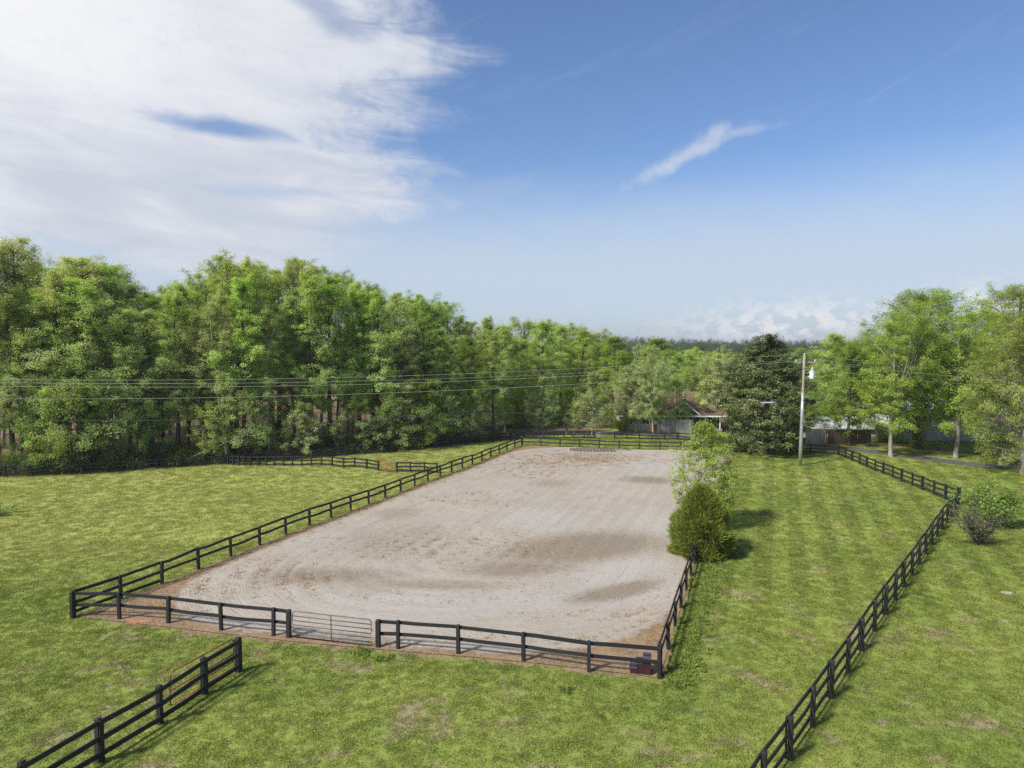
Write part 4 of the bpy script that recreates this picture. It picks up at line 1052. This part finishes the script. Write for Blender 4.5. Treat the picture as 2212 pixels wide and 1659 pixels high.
place_tree(DOME, np.array([66.0, 93.0]), 20.6, 'oak_tree', 'huge dark domed tree cut by the upper right picture edge', 'great domed trees', 1.0, 3.0)
EDGE = make_tree(171, 16, 6.0, 0.10, 'oval', 44, 60000, 0.155, 0.34, 0.6, fill=320, fw=1.5, lv=(0.65, 1.05), bark='bark_grey', leaf='leaf_bright', steep=0.5, subs=7, droop=0.04)
place_tree(EDGE, np.array([49.6, 68.2]), 16.3, 'shade_tree', 'light green tree at right picture edge sweeping low over grass', 'shade trees by the driveway', 1.0, 2.0)
for i, (x_, y_, h) in enumerate([(33, 104, 11), (39, 99, 12.0), (47, 104, 15), (58, 106, 17), (70, 104, 18), (80, 98, 20)]):
    place_tree(MIDP[i % 2], np.array([x_, y_]), h, 'background_tree', f'tree glimpsed behind the plank fences at right, {ORD[i]} from left', 'trees behind the plank fences', 1.2, leaf=random.choice(['leaf_bright', 'leaf']))
# ivy on the great tree's trunk
pi_ = Z4(1490, 1240); r_ = np.random.default_rng(5); n = 2600
a_ = r_.uniform(0, 6.28, n); z_ = r_.uniform(0.1, 5.5, n) ** 1.0; rr_ = 0.62 + r_.normal(0, 0.12, n) + 0.25 * np.exp(-z_ / 1.2)
V, Fq = leaf_faces(r_, np.column_stack([rr_ * np.cos(a_), rr_ * np.sin(a_), z_]), 0.2)
iv = link('ivy', mesh_np('ivy', V, Fq, [M['leaf_dark']], False, {'tint': ('FACE', r_.uniform(0, 1, n))}), None, ground(pi_))
tag(iv, 'dark ivy wrapped round the great domed tree trunk', 'ivy')

# cedar and sapling on the arena's right edge
def make_cedar(seed, Hc, Rc, n_spray, per):
    r = np.random.default_rng(seed); z = Hc * r.uniform(0.0, 1.0, n_spray) ** 1.25
    t_ = z / Hc; rad = Rc * np.clip((0.84 + 0.62 * t_) * (1 - t_ ** 1.5), 0.02, 1.0) ** 0.9
    a = r.uniform(0, 6.283, n_spray); lump = 1 + 0.2 * np.sin(3 * a + 2.2 * t_ * 6) + 0.10 * np.sin(7 * a - 9 * t_)
    sh = r.uniform(0.55, 1.0, n_spray) ** 0.5 * lump
    ctr = np.column_stack([rad * sh * np.cos(a), rad * sh * np.sin(a), z + 0.1])
    outd = nrm(np.column_stack([np.cos(a), np.sin(a), 0.55 + 0.9 * t_]))
    c = np.repeat(ctr, per, 0); o = np.repeat(outd, per, 0); n = len(c)
    d = nrm(o + r.normal(0, 0.45, (n, 3)) + [0, 0, 0.25]); L = (r.uniform(0.12, 0.50, n) * np.repeat(r.uniform(0.7, 1.5, n_spray), per))[:, None]
    b = nrm(np.cross(d, r.normal(size=(n, 3)))) * 0.013
    p0 = c + r.normal(0, 0.05, (n, 3))
    V = np.stack([p0 - b, p0 + d * L * 0.5 - b * 1.5, p0 + d * L, p0 + d * L * 0.5 + b * 1.5], 1).reshape(-1, 3)
    V[:, 2] = np.maximum(V[:, 2], 0.02)
    tint = np.clip(np.repeat(r.uniform(0, 1, n_spray), per) * 0.6 + r.uniform(0, 0.4, n), 0, 1)
    return mesh_np('foliage', V, np.arange(4 * n).reshape(n, 4), [M['leaf_cedar']], False, {'tint': ('FACE', tint)})


pcd = P(699, 561) + (0.35, 0.9)
ced = thing('cedar_bush', 'dense olive green cedar bush where the arena fence ends', 'bush', ground(pcd))
link('foliage', make_cedar(3, 3.75, 1.62, 5200, 16), ced)
MB().tube([(0, 0, -0.1), (0.05, 0, 1.5), (0, 0.05, 3.6)], [0.16, 0.12, 0.03], 8).build('trunk', M['bark_dark'], ced, smooth=True)
link('foliage', make_cedar(4, 3.0, 1.0, 1600, 15), ced, (0.95, 1.5, 0))
SAP = make_tree(180, 7.3, 2.35, 0.10, 'egg', 34, 19000, 0.135, 0.06, 0.38, fill=240, fw=1.6, lv=(0.7, 1.1), bark='bark_pale', leaf='leaf_sapling', steep=0.62, subs=5, twig_k=2)
place_tree(SAP, P(709, 527) + (-0.3, 0), 7.5, 'sapling_tree', 'slender pale green sapling rising behind the cedar bush', None, 0.95, 0.3)

# shrubs
def make_shrub(seed, H_, R_, stems, leaves, lsize, bark, leaf, cr):
    r = np.random.default_rng(seed); BV, BF, nb = [], [], 0; Cc = []
    for i in range(stems):
        a = i * 2.4 + r.normal(0, .4); sprd = r.uniform(0.25, 1.0) * R_
        k = np.linspace(0, 1, 7)[:, None]; hh = H_ * r.uniform(0.65, 1.0) * (1.05 - 0.35 * sprd / R_)
        pts = np.column_stack([0.12 * np.cos(a) + np.cos(a) * sprd * k[:, 0] ** 1.3, 0.12 * np.sin(a) + np.sin(a) * sprd * k[:, 0] ** 1.3, hh * k[:, 0] ** 0.85 - 0.05]) + np.cumsum(r.normal(0, 0.025, (7, 3)), 0) * (k > 0)
        V, Q = tube(pts, 0.05 * (1 - 0.85 * k[:, 0]) * H_ / 2.2 + 0.005, 5); BV.append(V); BF.append(Q + nb); nb += len(V)
        for j in range(14):
            b = pts[r.integers(2, 7)]; d = nrm(r.normal(0, 1, 3) + [np.cos(a) * .6, np.sin(a) * .6, 0.7]); L = r.uniform(0.25, 0.6) * H_ * 0.4
            pp = np.array([b, b + d * L * .5 + r.normal(0, .03, 3), b + d * L]); V, Q = tube(pp, np.array([.014, .010, .004]), 3); BV.append(V); BF.append(Q + nb); nb += len(V)
            Cc += [pp[1], pp[2]]
            for _ in range(2):
                e = pp[1] + nrm(d + r.normal(0, .8, 3)) * L * .6; V, Q = tube(np.array([pp[1], (pp[1] + e) / 2, e]), np.array([.009, .007, .003]), 3); BV.append(V); BF.append(Q + nb); nb += len(V); Cc.append(e)
    Cc = np.array(Cc); idx = r.integers(0, len(Cc), leaves); ctr = Cc[idx] + r.normal(0, cr * .5, (leaves, 3)); ctr[:, 2] = np.maximum(ctr[:, 2], 0.03)
    LV_, LFc = leaf_faces(r, ctr, lsize)
    return mesh_np('stems', np.concatenate(BV), np.concatenate(BF), [M[bark]], True), mesh_np('foliage', LV_, LFc, [M[leaf]], False, {'tint': ('FACE', r.uniform(0, 1, leaves))})


Z8 = lambda x, y: P((2840 + x / 6.638) / 3, (1450 + y / 6.638) / 3)
for (pp, args, nm, lab, rz) in [(Z8(630, 1240), (1, 2.8, 1.7, 18, 3000, 0.085, 'bark_dark', 'leaf_sage', 0.30), 'bare_shrub', 'many-stemmed nearly bare grey shrub right of the fence', 0.0),
                                (Z8(850, 850), (2, 3.0, 1.6, 12, 8500, 0.15, 'bark_grey', 'leaf_shrub', 0.42), 'leafy_shrub', 'bright glossy green shrub just behind the bare shrub', 1.0),
                                (P(-4, 515.5), (3, 0.9, 1.1, 9, 1800, 0.12, 'bark_grey', 'leaf_dark', 0.3), 'small_shrub', 'low dark green shrub at left edge of the pasture', 1.0),
                                (Z3(1290, 1097), (4, 1.8, 1.25, 12, 4200, 0.15, 'bark_grey', 'leaf_bright', 0.42), 'round_shrub', 'round bright green shrub at left end of beige house', 1.0)]:
    sm, lm_ = make_shrub(*args); o = thing(nm, lab, 'shrub', ground(pp), rz); link('stems', sm, o); link('foliage', lm_, o)
pp = Z4(1290, 1205); sm, lm_ = make_shrub(7, 1.5, 1.9, 12, 3500, 0.16, 'bark_dark', 'leaf_dark', 0.4)
o = thing('dark_shrub', 'dark low shrub in shade in front of the brown plank fence', 'shrub', ground(pp)); link('stems', sm, o); link('foliage', lm_, o)
# fallen and leaning dead wood in the wood
for (u, off, L, lean2, az_, lab) in [(172, 1.6, 9.0, 0.42, 0.1, 'long pale dead branch leaning over the wood fence'), (168, 6.0, 13.0, 1.1, 2.9, 'slender pale dead trunk leaning among the wood trees'), (226, 1.2, 17.0, 1.45, 3.0, 'pale leaning trunk at the corner where the fences meet')]:
    p = wood_spot(u, off); k = np.linspace(0, 1, 8)
    d = np.array([math.cos(az_) * math.cos(lean2), math.sin(az_) * math.cos(lean2) * 0.3, math.sin(lean2)])
    pts = d[None] * (L * k)[:, None] + np.cumsum(np.random.default_rng(int(u)).normal(0, .10, (8, 3)), 0); pts[0] = (0, 0, -.05)
    root = thing('dead_trunk', lab, 'dead wood', ground(p))
    MB().tube(pts, (0.17 if lean2 > 1.2 else 0.09) * (1 - 0.85 * k) + 0.01, 6).build('stem', M['bark_pale'], root, smooth=True)
    for j in range(5):
        b = pts[3 + j % 4]; e = b + nrm(d + np.random.default_rng(j + int(u)).normal(0, .6, 3)) * L * 0.2
        MB().tube([b, (b + e) / 2 + 0.05, e], [0.04, 0.03, 0.01], 4).build('twig', M['bark_pale'], root, smooth=True)

# ------------------------------------------------------------------ stuff: grass, undergrowth, weeds, far woodland
def scatter(name, pts, scl, rot, protos, label, cat):
    """one object whose points carry small clumps"""
    me = bpy.data.meshes.new(name); me.vertices.add(len(pts)); me.vertices.foreach_set('co', np.asarray(pts, np.float32).ravel())
    for k, arr in (('scl', scl), ('rz', rot), ('pick', rng.integers(0, len(protos), len(pts)))):
        a = me.attributes.new(k, 'FLOAT', 'POINT'); a.data.foreach_set('value', np.asarray(arr, np.float32))
    o = tag(link(name, me), label, cat, None, 'stuff')
    ng = bpy.data.node_groups.new(name, 'GeometryNodeTree')
    ng.interface.new_socket('Geometry', in_out='INPUT', socket_type='NodeSocketGeometry'); ng.interface.new_socket('Geometry', in_out='OUTPUT', socket_type='NodeSocketGeometry')
    gi, go = ng.nodes.new('NodeGroupInput'), ng.nodes.new('NodeGroupOutput')
    def at(k):
        n_ = ng.nodes.new('GeometryNodeInputNamedAttribute'); n_.data_type = 'FLOAT'; n_.inputs['Name'].default_value = k; return n_.outputs['Attribute']
    cz = ng.nodes.new('ShaderNodeCombineXYZ'); ng.links.new(at('rz'), cz.inputs[2])
    join = ng.nodes.new('GeometryNodeJoinGeometry'); sc = at('scl'); pk = at('pick')
    for i, pm_ in enumerate(protos):
        po = bpy.data.objects.new(name + '_clump', pm_)
        oi = ng.nodes.new('GeometryNodeObjectInfo'); oi.inputs['Object'].default_value = po; oi.inputs['As Instance'].default_value = True
        cmp_ = ng.nodes.new('FunctionNodeCompare'); cmp_.data_type = 'FLOAT'; cmp_.operation = 'EQUAL'; ng.links.new(pk, cmp_.inputs[0]); cmp_.inputs[1].default_value = i
        cmp_.inputs['Epsilon'].default_value = 0.1
        ip = ng.nodes.new('GeometryNodeInstanceOnPoints')
        ng.links.new(gi.outputs[0], ip.inputs['Points']); ng.links.new(cmp_.outputs[0], ip.inputs['Selection']); ng.links.new(oi.outputs['Geometry'], ip.inputs['Instance'])
        ng.links.new(cz.outputs[0], ip.inputs['Rotation']); ng.links.new(sc, ip.inputs['Scale']); ng.links.new(ip.outputs[0], join.inputs[0])
    ng.links.new(join.outputs[0], go.inputs[0])
    md = o.modifiers.new('scatter', 'NODES'); md.node_group = ng
    return o


def tuft(seed, n, rad, h, w, mat, spread=0.6):
    r = np.random.default_rng(seed); a = r.uniform(0, 6.283, n); rr = rad * np.sqrt(r.uniform(0, 1, n))
    p = np.column_stack([rr * np.cos(a), rr * np.sin(a), np.full(n, -0.01)])
    d = nrm(np.column_stack([r.normal(0, spread, n), r.normal(0, spread, n), np.ones(n)])); L = (h * r.uniform(0.5, 1.25, n))[:, None]
    b = nrm(np.cross(d, r.normal(size=(n, 3)))) * w
    bend = np.column_stack([r.normal(0, .35, n), r.normal(0, .35, n), np.zeros(n)]) * L
    V = np.stack([p - b, p + b, p + d * L * 0.6 + b * 0.7, p + d * L + bend * 0.8], 1).reshape(-1, 3)
    return mesh_np('tuft', V, np.arange(4 * n).reshape(n, 4), [M[mat]])


def in_view(x, y, m=40): u = 512 + F * x / np.maximum(y, 1); return (u > -m) & (u < 1024 + m)


def field(n_per_m2, y0, y1, keep):
    w = 0.78 * y1 + 4; n = int(n_per_m2 * 2 * w * (y1 - y0)); x = rng.uniform(-w, w, n); y = rng.uniform(y0, y1, n)
    k = in_view(x, y); x, y = x[k], y[k]; k = keep(x, y); return x[k], y[k]


def pasture_keep(x, y):
    sd_ = arena_sd(x, y); n = len(x); u = rng.uniform(0, 1, n)
    ok = (sd_ > np.where(seg_dist(x, y, LF, LB) < 1.6, -0.75, 0.05) + 0.6 * u ** 2) & (drive_dist(x, y) > 1.7 + u)
    ok &= (litter_mask(x, y) < 0.25 + 0.3 * u)
    return ok


xs, ys, sc_ = [], [], []
for (den, y0, y1, s) in [(62, 18.5, 30, 1.0), (36, 30, 44, 1.25), (17, 44, 62, 1.6), (8, 62, 96, 2.0)]:
    x, y = field(den, y0, y1, pasture_keep); xs.append(x); ys.append(y); sc_.append(s * rng.uniform(0.55, 1.25, len(x)))
xs, ys, sc_ = np.concatenate(xs), np.concatenate(ys), np.concatenate(sc_)
clump = 0.5 + 0.5 * np.sin(xs * 1.9 + 1.7 * np.sin(ys * 0.9)) * np.sin(ys * 1.6 + 2.1 * np.sin(xs * 0.7))
sc_ *= 0.88 + 0.24 * clump ** 2
scatter('grass', np.column_stack([xs, ys, zt(xs, ys)]), sc_, rng.uniform(0, 6.28, len(xs)), [tuft(i, 22, 0.17, 0.075, 0.007, 'blade', 0.75) for i in range(4)], 'short mown pasture grass round the arena', 'grass')

# taller growth by the arena's right fence, round posts and in odd tussocks
tx_, ty_ = [], []
for s in np.linspace(-0.5, 17, 900):
    q = RF + rdir * s; o_ = abs(rng.normal(0.45, 0.35)) + 0.2; tx_.append(q[0] + rdir[1] * o_ + rng.normal(0, .1)); ty_.append(q[1] - rdir[0] * o_ + rng.normal(0, .1))
for (u, v, n, sp_) in [(362, 653, 14, .25), (384, 657, 10, .2), (560, 690, 4, .3)]:
    p = P(u, v); tx_ += list(rng.normal(p[0], sp_, n)); ty_ += list(rng.normal(p[1], sp_, n))
tx_, ty_ = np.array(tx_), np.array(ty_)
scatter('tall_grass', np.column_stack([tx_, ty_, zt(tx_, ty_)]), rng.uniform(0.4, 1.0, len(tx_)), rng.uniform(0, 6.28, len(tx_)), [tuft(20 + i, 44, 0.17, 0.19, 0.0045, 'lush', 0.45) for i in range(3)], 'lush taller grass outside the arena right fence', 'grass')

# dry weeds on the sand
wx, wy = [], []
for (xd, yd, rx, ry, n) in [(1260, 990, 8, 5.5, 800), (1150, 1010, 5, 6, 260), (1050, 1180, 6, 4, 330), (880, 1190, 6, 4, 260), (650, 1255, 2.4, 1.4, 160), (560, 1230, 2.0, 2.0, 150), (420, 1270, 3.0, 2.0, 240), (950, 1290, 6, 1.2, 90), (1330, 1330, 5, 0.9, 150), (1415, 1370, 1.4, 2.4, 220), (1140, 1385, 7, 0.6, 110), (330, 1315, 3, 0.9, 160), (1020, 1080, 5, 4, 110)]:
    p = D(xd, yd); wx += list(rng.normal(p[0], rx * .5, n)); wy += list(rng.normal(p[1], ry * .5, n))
for s in np.linspace(0, 1, 620):
    q = LF + (LB - LF) * s + np.array([0.94, -0.35]) * abs(rng.normal(0.6, 0.5)); wx.append(q[0]); wy.append(q[1])
for s in np.linspace(0, 1, 260):
    q = LF + (RF - LF) * s + np.array([0.23, 0.97]) * abs(rng.normal(0.4, 0.45)); wx.append(q[0]); wy.append(q[1])
wx, wy = np.array(wx), np.array(wy); k = arena_sd(wx, wy) < 0.4; wx, wy = wx[k], wy[k]
scatter('dry_weeds', np.column_stack([wx, wy, zt(wx, wy) + 0.035]), rng.uniform(0.4, 1.5, len(wx)) * np.clip(wy / 40, 0.8, 1.7), rng.uniform(0, 6.28, len(wx)), [tuft(40 + i, 16, 0.16, 0.06, 0.010, 'dry', 1.6) for i in range(3)] , 'dry orange weeds scattered over the sand', 'weeds')
gx_, gy_ = [], []
for (xd, yd, rx, ry, n) in [(1250, 1260, 6, 1.5, 60), (1320, 1290, 5, 1.0, 90), (1030, 1175, 5, 4, 60), (950, 1100, 6, 5, 60), (1180, 1380, 7, 0.8, 60), (500, 1290, 3, 1, 40), (700, 1290, 6, 1, 40), (860, 1390, 1.5, .4, 40)]:
    p = D(xd, yd); gx_ += list(rng.normal(p[0], rx * .5, n)); gy_ += list(rng.normal(p[1], ry * .5, n))
gx_, gy_ = np.array(gx_), np.array(gy_)
scatter('green_weeds', np.column_stack([gx_, gy_, zt(gx_, gy_) + 0.035]), rng.uniform(0.2, 0.55, len(gx_)), rng.uniform(0, 6.28, len(gx_)), [tuft(50, 10, 0.08, 0.12, 0.008, 'lush', 0.7)], 'sparse green weeds on the sand', 'weeds')

# undergrowth of the wood
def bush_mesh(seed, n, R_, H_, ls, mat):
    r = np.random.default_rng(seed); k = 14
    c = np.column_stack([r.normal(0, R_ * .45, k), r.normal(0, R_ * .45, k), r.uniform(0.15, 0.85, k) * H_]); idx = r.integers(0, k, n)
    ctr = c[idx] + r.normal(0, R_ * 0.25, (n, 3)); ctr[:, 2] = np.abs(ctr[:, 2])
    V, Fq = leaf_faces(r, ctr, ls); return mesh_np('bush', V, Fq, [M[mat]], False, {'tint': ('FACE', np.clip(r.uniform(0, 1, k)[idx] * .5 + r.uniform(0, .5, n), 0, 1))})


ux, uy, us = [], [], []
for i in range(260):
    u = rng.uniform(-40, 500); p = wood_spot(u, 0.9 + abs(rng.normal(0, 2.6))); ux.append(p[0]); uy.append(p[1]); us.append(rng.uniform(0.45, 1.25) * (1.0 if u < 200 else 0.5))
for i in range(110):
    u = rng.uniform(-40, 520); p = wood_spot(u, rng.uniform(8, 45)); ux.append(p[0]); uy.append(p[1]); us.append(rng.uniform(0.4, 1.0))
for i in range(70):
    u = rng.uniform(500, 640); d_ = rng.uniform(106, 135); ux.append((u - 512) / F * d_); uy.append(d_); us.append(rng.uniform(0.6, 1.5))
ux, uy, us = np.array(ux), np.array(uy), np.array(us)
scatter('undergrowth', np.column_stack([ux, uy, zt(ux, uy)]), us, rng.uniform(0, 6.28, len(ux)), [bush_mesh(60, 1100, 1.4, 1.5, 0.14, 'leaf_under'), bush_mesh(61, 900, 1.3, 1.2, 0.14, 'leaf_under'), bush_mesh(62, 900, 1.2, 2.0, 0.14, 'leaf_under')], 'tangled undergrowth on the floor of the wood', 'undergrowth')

# woodland far off, closing the view up to the ridge
def crown_mesh(seed, n, R_, H_, ls, mat):
    r = np.random.default_rng(seed); k = 26
    a = r.uniform(0, 6.28, k); t_ = r.uniform(0.25, 1, k); rad = R_ * np.sqrt(np.clip(1 - ((t_ - .45) / .58) ** 2, 0.02, 1)) * r.uniform(0.5, 0.9, k)
    c = np.column_stack([rad * np.cos(a), rad * np.sin(a), t_ * H_]); idx = r.integers(0, k, n); ctr = c[idx] + r.normal(0, R_ * .26, (n, 3)); ctr[:, 2] = np.abs(ctr[:, 2])
    V, Fq = leaf_faces(r, ctr, ls, outc=np.array([0, 0, H_ * .4])); return mesh_np('far_crown', V, Fq, [M[mat]], False, {'tint': ('FACE', np.clip(r.uniform(0, 1, k)[idx] * .5 + r.uniform(0, .5, n), 0, 1))})


fx, fy, fs = [], [], []
for (y0, y1, n, h0, h1) in [(150, 260, 420, 0.75, 1.0), (260, 450, 1200, 0.8, 1.1), (450, 700, 1900, 0.8, 1.15), (700, 1000, 3600, 0.8, 1.25)]:
    y = rng.uniform(y0, y1, n); u = rng.uniform(380 if y0 < 300 else 300, 1120, n); fx += list((u - 512) / F * y); fy += list(y); fs += list(rng.uniform(h0, h1, n))
fx, fy, fs = np.array(fx), np.array(fy), np.array(fs)
scatter('far_woodland', np.column_stack([fx, fy, zt(fx, fy) - 0.5]), fs, rng.uniform(0, 6.28, len(fx)), [crown_mesh(70, 900, 4.4, 11, 0.6, 'leaf_far'), crown_mesh(71, 900, 4.6, 9.5, 0.6, 'leaf_far'), crown_mesh(72, 800, 2.6, 15, 0.55, 'leaf_far')], 'far mass of woodland up to the low ridge', 'woodland')

# ------------------------------------------------------------------ air
m = bpy.data.materials.new('haze'); m.use_nodes = True; m.node_tree.nodes.clear(); t = NT(m.node_tree)
pv = t.n('ShaderNodeVolumePrincipled', {'Color': (0.86, 0.92, 1.0, 1), 'Density': 0.0002, 'Anisotropy': 0.2})
o_ = t.nt.nodes.new('ShaderNodeOutputMaterial'); t.nt.links.new(pv, o_.inputs['Volume'])
MB().box(-3700, 3700, -1200, 6300, -8, 42).build('haze', m)['kind'] = 'stuff'
